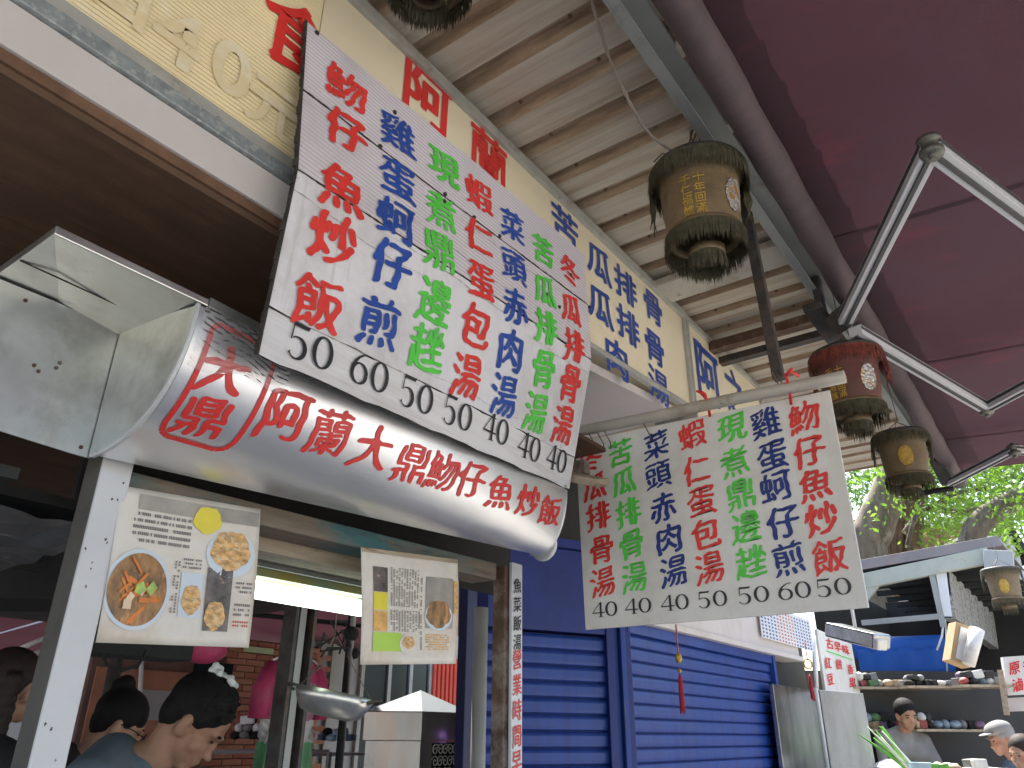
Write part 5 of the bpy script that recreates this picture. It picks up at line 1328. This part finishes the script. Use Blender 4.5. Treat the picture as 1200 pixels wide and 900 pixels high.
def bowl(px, dist, r_, h_, m_, label, nm='bowl', lid=False):
    c = onTable(px, dist); th = thing(nm, label, nm.replace('_',' '), c)
    part('vessel', MB().lathe([(.001,.0),(r_*.72,.0),(r_*.8,.01),(r_,h_),(r_*1.04,h_),(r_*.96,h_-.004),(r_*.76,.012),(.001,.010)], c, 28), m_, th)
    if lid: ld_ = part('lid', MB().lathe([(r_*1.02,h_+.002),(r_*.8,h_+.03),(r_*.3,h_+.055),(.001,h_+.06)], c, 28), m_ssp, th); part('knob', MB().ball(c+Vector((0,0,h_+.07)), .02, 10, 7), m_black, ld_)
    return c
bowl(1042, 6.9, .125, .13, m_teal, 'steel bowl with a lid at the left end of the market table', 'pot', True)
cpl = bowl(1071, 6.7, .095, .17, m_teal, 'light blue pail holding leeks on the market table', 'pail')
lk = thing('leek_bunch', 'bunch of green leeks standing in the light blue pail', 'leeks', cpl+Vector((0,0,.05)))
for i in range(9):
    a = rr.uniform(-.5,.2); q = cpl+Vector((rr.uniform(-.04,.04), rr.uniform(-.04,.04), .05)); dv = r0*(-.25+a*.35)
    part('leaf', MB().tube([q, q+dv*.4+Vector((0,0,.13)), q+dv*1.0+Vector((0,0,.26+rr.random()*.1))], [.012,.014,.004], 7), m_veg if i % 3 else m_veg2, lk)
bowl(1112, 6.8, .07, .12, m_ssd, 'small dark steel pot right of the leek pail', 'pot')
bowl(1128, 6.7, .06, .12, m_ssp, 'small bright steel pot next to the dark one', 'pot')
m_gd1 = mat('packet_dull_red', (.30,.06,.05), .5, var=.4, vs=14); m_gd2 = mat('packet_tan', (.38,.28,.17), .6, var=.4, vs=14); m_gd3 = mat('packet_green', (.10,.20,.07), .6, var=.5, vs=14); m_gd4 = mat('packet_bluegrey', (.22,.28,.34), .5, var=.4, vs=14); m_gd5 = mat('packet_plum', (.20,.12,.20), .5, var=.4, vs=14)
dull = [m_gd1, m_gd2, m_gd3, m_gd4, m_gd5, m_wrap, m_kgry, m_dark, m_darkg]
jumble(onTable(1091,6.9), 20, (.13,.12,.22), [m_veg, m_veg2, m_wrap, m_gd2], 'heap of wrapped vegetables on the market table', 'vegetables', 21, 'vegetable_pile')
jumble(onTable(1120,7.15), 22, (.18,.16,.28), [m_soft, m_cartw, m_gd1, m_wrap, m_gd2], 'stack of red, orange and cream food packets on the table', 'packets', 22, 'packet_pile')
jumble(onTable(1148,6.9), 18, (.14,.12,.16), [m_wrap, m_white, m_gd5, m_kgry], 'pile of clear and white plastic bags on the table', 'bags', 23, 'bag_pile')
for k_, (px, zz, lab) in enumerate(((1040,1.52,'lower goods shelf by the steel doors'),(1040,1.86,'upper goods shelf by the steel doors'),(1105,1.52,'lower goods shelf in mid stall'),(1105,1.86,'upper goods shelf in mid stall'),(1170,1.86,'goods shelf above the two people'))):
    c = PD(px,840,8.05); c.z = zz
    sh_ = thing('goods_shelf', lab, 'shelf', c); part('shelf_board', MB().cbox(c-Vector((0,0,.012)), (.62,.26,.02), M_), m_old, sh_)
    jumble(c, 22, (.29,.12,.2), dull, 'small packets on the '+lab, 'packets', 40+k_, 'packet_row')
jumble(PD(1190,880,9.5)*1, 30, (.5,.4,.7), [m_kgry, m_wrap, m_gd2, m_darkg], 'dim heap of sacks behind the two people at the right', 'sacks', 26, 'sack_pile')
cl = thing('hanging_strips', 'row of pale hanging strips behind the people at the right', 'strips', PD(1188,860,9.9))
for i in range(7):
    p = PD(1160+i*9, 830, 10.0); part('strip', MB().bar(p+Vector((0,0,.35)), p-Vector((0,0,.45)), .06, .02), random.choice([m_wallg, m_croom, m_kgry]), cl)

# ================================================================== people
def blob(chains, voxel=.008, smooth=3, extra=None):
    """one continuous surface grown round chains of (point, radius)"""
    mb = MB()
    for ch in chains:
        for (p, r1), (q, r2) in zip(ch[:-1], ch[1:]):
            p = Vector(p); q = Vector(q); L = (q-p).length; n = max(1, int(L/(min(r1, r2)*.35)))
            for i in range(n+1):
                t = i/n; mb.ball(p.lerp(q, t), r1+(r2-r1)*t, 12, 8)
        if len(ch) == 1: mb.ball(ch[0][0], ch[0][1], 16, 12, sc=ch[0][2] if len(ch[0]) > 2 else (1,1,1))
    if extra: extra(mb)
    me = bpy.data.meshes.new('blob'); me.from_pydata([tuple(v) for v in mb.v], [], mb.f)
    o = bpy.data.objects.new('blob', me); COL.objects.link(o)
    md = o.modifiers.new('r', 'REMESH'); md.mode = 'VOXEL'; md.voxel_size = voxel; md.use_smooth_shade = True
    if smooth: ms_ = o.modifiers.new('s', 'SMOOTH'); ms_.iterations = smooth; ms_.factor = .5
    dg = bpy.context.evaluated_depsgraph_get(); dg.update(); m2 = bpy.data.meshes.new_from_object(o.evaluated_get(dg))
    bpy.data.objects.remove(o); bpy.data.meshes.remove(me)
    return m2
def add_mesh(name, me, m_, parent, M, label=None):
    me.transform(M); me.materials.clear(); me.materials.append(m_)
    for p in me.polygons: p.use_smooth = True; p.material_index = 0
    o = bpy.data.objects.new(name, me); COL.objects.link(o); o.parent = parent
    if label: o['label'] = label
    return o
def person(label, head_pos, face_ang, pitch, skin, shirt, hairm, style, stoop=.2, scale=1.0, voxel=.009, glasses=False, cap=None):
    """local frame: +Y faces forward, head centre at head_pos; stoop bends the trunk forward"""
    hh = 1.50*scale
    th = thing('person', label, 'person', (head_pos.x, head_pos.y, 0))
    Rz = Matrix.Rotation(face_ang-math.pi/2, 4, 'Z')
    hz_ = head_pos.z
    S = lambda x, y, z: Vector((x, y, z))
    LP = lambda p, q: S(*[p[i]+(q[i]-p[i])*stoop for i in range(3)])+S(0,0,hz_)
    neck = LP((0,-.045,-.13),(0,-.10,-.075)); ch = LP((0,-.09,-.30),(0,-.24,-.17)); be = LP((0,-.14,-.55),(0,-.52,-.32)); hip = LP((0,-.14,-.76),(0,-.74,-.50))
    Hm = Matrix.Translation((0,0,hz_)) @ Matrix.Rotation(-pitch, 4, 'X')
    H3 = lambda x, y, z: Hm @ Vector((x, y, z))
    def headx(mb):
        R3 = Hm.to_3x3()
        mb.ball(H3(0,-.012,.03), .092, 20, 14, sc=(.84,1.04,.96), rot=R3)
        mb.ball(H3(0,.028,-.035), .066, 18, 12, sc=(.88,.92,1.12), rot=R3)
        mb.ball(H3(0,.062,-.088), .026, 12, 9, sc=(1.1,.9,.8), rot=R3)        # chin
        mb.ball(H3(0,.088,-.012), .011, 10, 8, sc=(.8,1,2.0), rot=R3); mb.ball(H3(0,.100,-.032), .013, 10, 8, sc=(1.15,1,.85), rot=R3)
        mb.ball(H3(0,.076,.022), .030, 12, 8, sc=(1.7,.62,.34), rot=R3)       # brow
        mb.ball(H3(0,.086,-.058), .014, 12, 8, sc=(1.6,.75,.42), rot=R3); mb.ball(H3(0,.083,-.070), .013, 12, 8, sc=(1.5,.75,.42), rot=R3)
        for s_ in (-1,1):
            mb.ball(H3(s_*.042,.050,-.030), .024, 12, 8, rot=R3)
            mb.ball(H3(s_*.080,-.006,-.010), .024, 12, 8, sc=(.34,.66,1.2), rot=R3); mb.ball(H3(s_*.066,-.002,-.03), .020, 10, 8, rot=R3)
    arms = []
    for s_ in (-1, 1):
        sh_ = ch+S(s_*.17,0,.045); el = sh_+S(s_*.05,.10,-.26); wr = el+S(-s_*.04,.22,-.06)
        arms.append([(sh_,.052),(el,.040),(wr,.028)])
        pal = wr+S(-s_*.005,.06,-.01); arms.append([(wr,.026),(pal,.030)])
        for k_ in range(4):
            fo = S((k_-1.5)*.019, .035, -.003); L = (.062,.072,.068,.054)[k_]
            arms.append([(pal+fo,.0095),(pal+fo+S(0,L*.55,-.014),.009),(pal+fo+S(0,L*.85,-.040),.008)])
        arms.append([(wr+S(-s_*.02,.02,-.004),.012),(pal+S(-s_*.045,.02,-.012),.010),(pal+S(-s_*.052,.045,-.022),.009)])
    legs = []
    for s_ in (-1,1):
        kn = S(s_*.10, hip.y+.04, hip.z*.53); an = S(s_*.10, hip.y-.02, .09); legs.append([(hip+S(s_*.085,0,-.02),.085),(kn,.060),(an,.042)]); legs.append([(an,.045),(S(s_*.11,hip.y+.13,.04),.036)])
    trunk = [[(neck,.052),(ch+S(0,0,.08),.060)],[(ch+S(-.09,0,.0),.098),(ch+S(.09,0,.0),.098)],[(ch+S(-.08,0,-.02),.105),(be+S(-.06,0,0),.10),(hip+S(-.05,0,0),.105)],[(ch+S(.08,0,-.02),.105),(be+S(.06,0,0),.10),(hip+S(.05,0,0),.105)],[(H3(0,-.02,-.05),.055),(neck,.053)],[(ch+S(-.165,0,.045),.062),(ch+S(0,0,.10),.062),(ch+S(.165,0,.045),.062)]]
    T = Matrix.Identity(4)
    M = Rz.copy()      # things sit at (head x, y, 0)
    bdy_ = add_mesh('body', blob(trunk+arms+legs, voxel*.8, 5, headx), skin, th, M)
    g_ = lambda chn, e: [[(p, r_+e) for p, r_ in c_] for c_ in chn]
    slv = []
    for s_ in (-1,1):
        sh_ = ch+S(s_*.17,0,.045); el = sh_+S(s_*.05,.10,-.26); slv.append([(sh_,.070),(sh_.lerp(el,.62),.066)])
    shirtc = [trunk[1],trunk[2],trunk[3],trunk[5],[(ch+S(0,0,.03),.075),(ch.lerp(neck,.62),.056)]]
    add_mesh('shirt', blob(g_(shirtc,.014)+slv, voxel*1.1, 4), shirt, th, M)
    add_mesh('trousers', blob(g_([[(hip+S(-.05,0,.02),.10),(hip+S(.05,0,.02),.10)]]+[legs[0],legs[2]],.014), .014, 3), m_jean if shirt is not m_kblk else m_kblk, th, M)
    def hairx(mb):
        R3 = Hm.to_3x3()
        mb.ball(H3(0,-.022,.042), .095, 20, 14, sc=(.92,1.06,.96), rot=R3)
        mb.ball(H3(0,-.052,.005), .068, 16, 12, sc=(1.05,.85,1.15), rot=R3)
        for s_ in (-1,1): mb.ball(H3(s_*.070,.018,.035), .022, 10, 8, sc=(.5,1,1.3), rot=R3)
        if style == 'short':
            for i in range(150):
                a = rr.uniform(-2.6,2.6); e = rr.uniform(.15,1.45); d = Vector((math.sin(a)*math.cos(e)*.88, -math.cos(a)*math.cos(e)*1.02, math.sin(e)*.9)); p_ = Vector((0,-.020,.040))+d*.088; mb.tube([H3(*p_), H3(*(p_+d*.010+Vector((0,.008,0)))), H3(*(p_+d*.016+Vector((0,.018,0))))], [.008,.006,.004], 5)
        if style == 'bun':
            mb.ball(H3(0,-.075,.125), .038, 14, 10, rot=R3); mb.ball(H3(.012,-.095,.11), .026, 10, 8)
            mb.ball(H3(.03,.062,.045), .030, 10, 8, sc=(1.1,.6,.9), rot=R3)
        if style == 'long':
            for i in range(26):
                x = rr.uniform(-.085,.085); mb_top = H3(x,-.075-.02*rr.random(),.02)
                for j in range(16):
                    t = j/15; mb.ball(mb_top+Vector((x*.35*t+.010*math.sin(j*.8+i), -.03*t, -.46*t)), .022-.008*t, 6, 5)
    add_mesh('hair', blob([], voxel*.85, 1, hairx), hairm, th, M)
    # eyes
    if style != 'long':
        for s_ in (-1,1):
            e = MB().ball(H3(s_*.031,.080,.004), .0085, 10, 8, sc=(1.4,.5,.42), rot=Hm.to_3x3())
            me = bpy.data.meshes.new('eye'); me.from_pydata([tuple(v) for v in e.v], [], e.f); add_mesh('eye', me, m_black, bdy_, M)
            e = MB().ball(H3(s_*.032,.086,.026), .014, 10, 6, sc=(1.5,.4,.25), rot=Hm.to_3x3())
            me = bpy.data.meshes.new('eyebrow'); me.from_pydata([tuple(v) for v in e.v], [], e.f); add_mesh('eyebrow', me, hairm, bdy_, M)
    if glasses:
        e = MB()
        for s_ in (-1,1):
            e.tube([H3(s_*.036+.024*math.cos(t), .104, .0+.019*math.sin(t)) for t in np.arange(0,6.6,.45)], .002, 6)
            e.tube([H3(s_*.060,.104,.006), H3(s_*.080,.05,.008), H3(s_*.082,-.01,.004)], .0022, 6)
        e.tube([H3(-.012,.106,.004), H3(.012,.106,.004)], .002, 6)
        me = bpy.data.meshes.new('glasses'); me.from_pydata([tuple(v) for v in e.v], [], e.f); add_mesh('glasses', me, m_black, th, M)
    if cap is not None:
        e = MB().ball(H3(0,-.012,.070), .100, 20, 12, sc=(.90,1.06,.62), rot=Hm.to_3x3())
        e.ball(H3(0,.095,.060), .055, 14, 6, sc=(1.2,1,.12), rot=Hm.to_3x3())
        me = bpy.data.meshes.new('cap'); me.from_pydata([tuple(v) for v in e.v], [], e.f); add_mesh('cap', me, cap, th, M)
    return th, M, H3
RIGHT = math.atan2(r0.y, r0.x)       # heading towards picture right
hp = PD(229, 846, 2.55)
thp, Mp, H3 = person('man in a blue grey t-shirt bending over his work, seen from the side', hp, RIGHT+R(8), R(44), m_skin, m_tshirt, m_hair, 'short', .75, voxel=.007)
def clipx(mb):
    for i in range(22): mb.ball(H3(rr.uniform(-.03,.03), -.085+.0040*i, .122+.0006*i+rr.uniform(-.006,.010)), rr.uniform(.008,.013), 8, 6)
add_mesh('hair_clip', blob([], .004, 1, clipx), m_wcl, thp, Mp, 'crumpled white cloth clip on top of the hair')
hp = PD(140, 850, 3.55)
person('woman in black with glasses and a hair bun, looking down beside the man', hp, RIGHT+R(25), R(28), m_skin2, m_kblk, m_hair, 'bun', .55, glasses=True, voxel=.008)
hp = PD(14, 806, 3.3)
thp, Mp, H3 = person('girl with long dark hair and a pink clip, seen from behind at the far left', hp, math.pi/2+HEAD+R(-12), R(2), m_skin2, m_kblk, m_hairb, 'long', .1, voxel=.009)
e = MB()
for a in range(4): e.ball(H3(.004+.018*math.cos(a*1.57+.6), -.128, .055+.014*math.sin(a*1.57+.6)), .012, 8, 6, sc=(1.3,.6,.8))
me = bpy.data.meshes.new('hair_clip'); me.from_pydata([tuple(v) for v in e.v], [], e.f); add_mesh('hair_clip', me, mat('clip_pink', (.7,.38,.33), .4), thp, Mp, 'pale pink butterfly hair clip')
person('elderly man in a grey cap and blue shirt looking left at the market table', PD(1173,866,7.6), RIGHT+math.pi, R(15), m_skin, m_jean, m_kgry, 'plain', .3, voxel=.012, cap=m_kgry)
person('brown haired shopper in dark red at the right edge, looking left', PD(1199,884,7.0), RIGHT+math.pi+R(20), R(10), m_skin2, m_kred, m_hairb, 'plain', .2, voxel=.012)
person('stall keeper in dark grey behind the market table, reaching over the pots', PD(1062,838,7.75), RIGHT+math.pi*1.5, R(20), m_skin, m_kgry, m_hair, 'plain', .4, voxel=.012)

# ================================================================== banyan and the buildings behind
def limb(mb, pts, r_, n=12): mb.tube(bez([Vector(p) for p in pts], 4), [r_[0]+(r_[1]-r_[0])*i/(4*(len(pts)-1)) for i in range(4*(len(pts)-1)+1)], n)
DT = 13.0
tr = thing('banyan_tree', 'old banyan tree with pale trunk and hanging roots behind the far stall', 'tree', PD(1030,900,DT)); tr.location.z = 0
def T_(px, py, d=DT): return PD(px, py, d)
mb = MB(); base = T_(1015,700); base.z = 0
limb(mb, [base, T_(1016,670), T_(1024,620), T_(1042,575), T_(1062,520)], (.36,.22), 16)
limb(mb, [T_(1045,575), T_(1085,545,14.6), T_(1130,525,14.2)], (.2,.10))
part('trunk', mb, m_bark, tr)
mb = MB(); limb(mb, [T_(1050,700,15.3), T_(1052,650,15.2), T_(1058,600,15.2), T_(1060,560,15.1), T_(1070,500,15)], (.40,.30), 14)
part('trunk', mb, m_barkd, tr)
mb = MB()
for i in range(14):
    x = 1030+rr.random()*38; mb_p = [T_(x+8*rr.random(), 560, 14.75), T_(x+rr.uniform(-4,4), 600, 14.7), T_(x+rr.uniform(-5,5), 640, 14.7), T_(x+rr.uniform(-6,6), 700, 14.7)]
    limb(mb, mb_p, (.05+.04*rr.random(), .03), 7)
part('aerial_root', mb, m_barkd, tr, kind='stuff')
for pts, r_ in (([T_(1060,625,14), T_(1074,605,14), T_(1084,585,14), T_(1087,555,14), T_(1092,530,14)], (.055,.035)), ([T_(1063,640,13.9), T_(1070,612,13.9), T_(1076,590,13.9), T_(1079,560,13.9)], (.04,.02)), ([T_(1135,650,12.5), T_(1142,622,12.5), T_(1160,602,12.5), T_(1185,588,12.5), T_(1215,572,12.5)], (.17,.14)), ([T_(1085,595,15), T_(1120,600,15), T_(1150,596,15), T_(1190,585,15)], (.06,.05)), ([T_(1060,560,16), T_(1100,575,16), T_(1140,590,16)], (.07,.04)), ([T_(1100,590,15), T_(1120,578,15), T_(1160,572,15)], (.05,.03))):
    mb = MB(); limb(mb, pts, r_, 9); part('branch', mb, m_bark, tr)
def leaves(n, boxf, size, seed):
    rs_ = np.random.RandomState(seed); V = []; Fc = []
    cl = [boxf(rs_) for _ in range(max(1, n//45))]
    for i in range(n):
        c = cl[rs_.randint(len(cl))]; q = c+Vector(rs_.normal(0, .28, 3)*np.array([1,1,.55]))
        a = Vector(rs_.normal(0,1,3)).normalized(); b = a.cross(Vector(rs_.normal(0,1,3))).normalized(); s_ = size*(.6+rs_.rand()*.8)
        o = len(V); V += [q-a*s_, q+b*s_*.45, q+a*s_, q-b*s_*.45]; Fc.append((o,o+1,o+2,o+3))
    return MB().add(V, Fc)
def reg(px0, px1, py0, py1, d0, d1): return lambda rs_: T_(px0+(px1-px0)*rs_.rand(), py0+(py1-py0)*rs_.rand(), d0+(d1-d0)*rs_.rand())
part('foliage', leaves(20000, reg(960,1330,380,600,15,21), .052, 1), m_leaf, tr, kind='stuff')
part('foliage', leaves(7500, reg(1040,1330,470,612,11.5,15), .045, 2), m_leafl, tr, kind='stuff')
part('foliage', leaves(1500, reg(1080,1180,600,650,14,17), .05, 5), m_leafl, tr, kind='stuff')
# more foliage beyond, as one mass
o = part('far_foliage', leaves(11000, reg(900,1400,300,640,22,32), .10, 3), m_leaf, None); o['kind'] = 'stuff'; tag(o, 'mass of far green foliage beyond the banyan', 'foliage')
# brown building behind the tree, white gable
a, b = PD(985,620,24), PD(1160,620,24); zt2 = PD(1100,618,24).z
bb2 = thing('brown_building', 'low brown brick building behind the banyan', 'building', (a.x, a.y, 0))
part('wall', MB().slab([cpt(a,0), cpt(b,0), cpt(b,zt2), cpt(a,zt2)], (-1.5,2.5,0)), mat('far_brick', (.24,.12,.075), .9, var=.35, vs=2.5, dirt=[((.4,.34,.28), .33, 6, .05)]), bb2)
part('roof', MB().slab([cpt(a,zt2+.01), cpt(b,zt2+.01), cpt(b,zt2+.25), cpt(a,zt2+.25)], (-1.5,2.5,0)), m_gable, bb2)
p_ = [PD(1150,700,19), PD(1200,700,19), PD(1195,652,19), PD(1174,612,19), PD(1150,640,19)]
gb = thing('gabled_house', 'pale gabled house beyond the far stall roof', 'house', (p_[0].x, p_[0].y, 0))
p_ = [cpt(p_[0],0), cpt(p_[1],0), p_[2], p_[3], p_[4]]
part('wall', MB().slab(p_, (-2.5,4,0)), m_gable, gb)
part('roof', MB().slab([p_[2]+r0*.15-Vector((0,0,.15)), p_[3]+r0*.05+Vector((0,0,.1)), p_[3]+Vector((0,0,.2))+r0*.12, p_[2]+r0*.3-Vector((0,0,.1))], (-2.5,4,0)), m_darkg, gb)
bpy.data.objects.remove(_to)
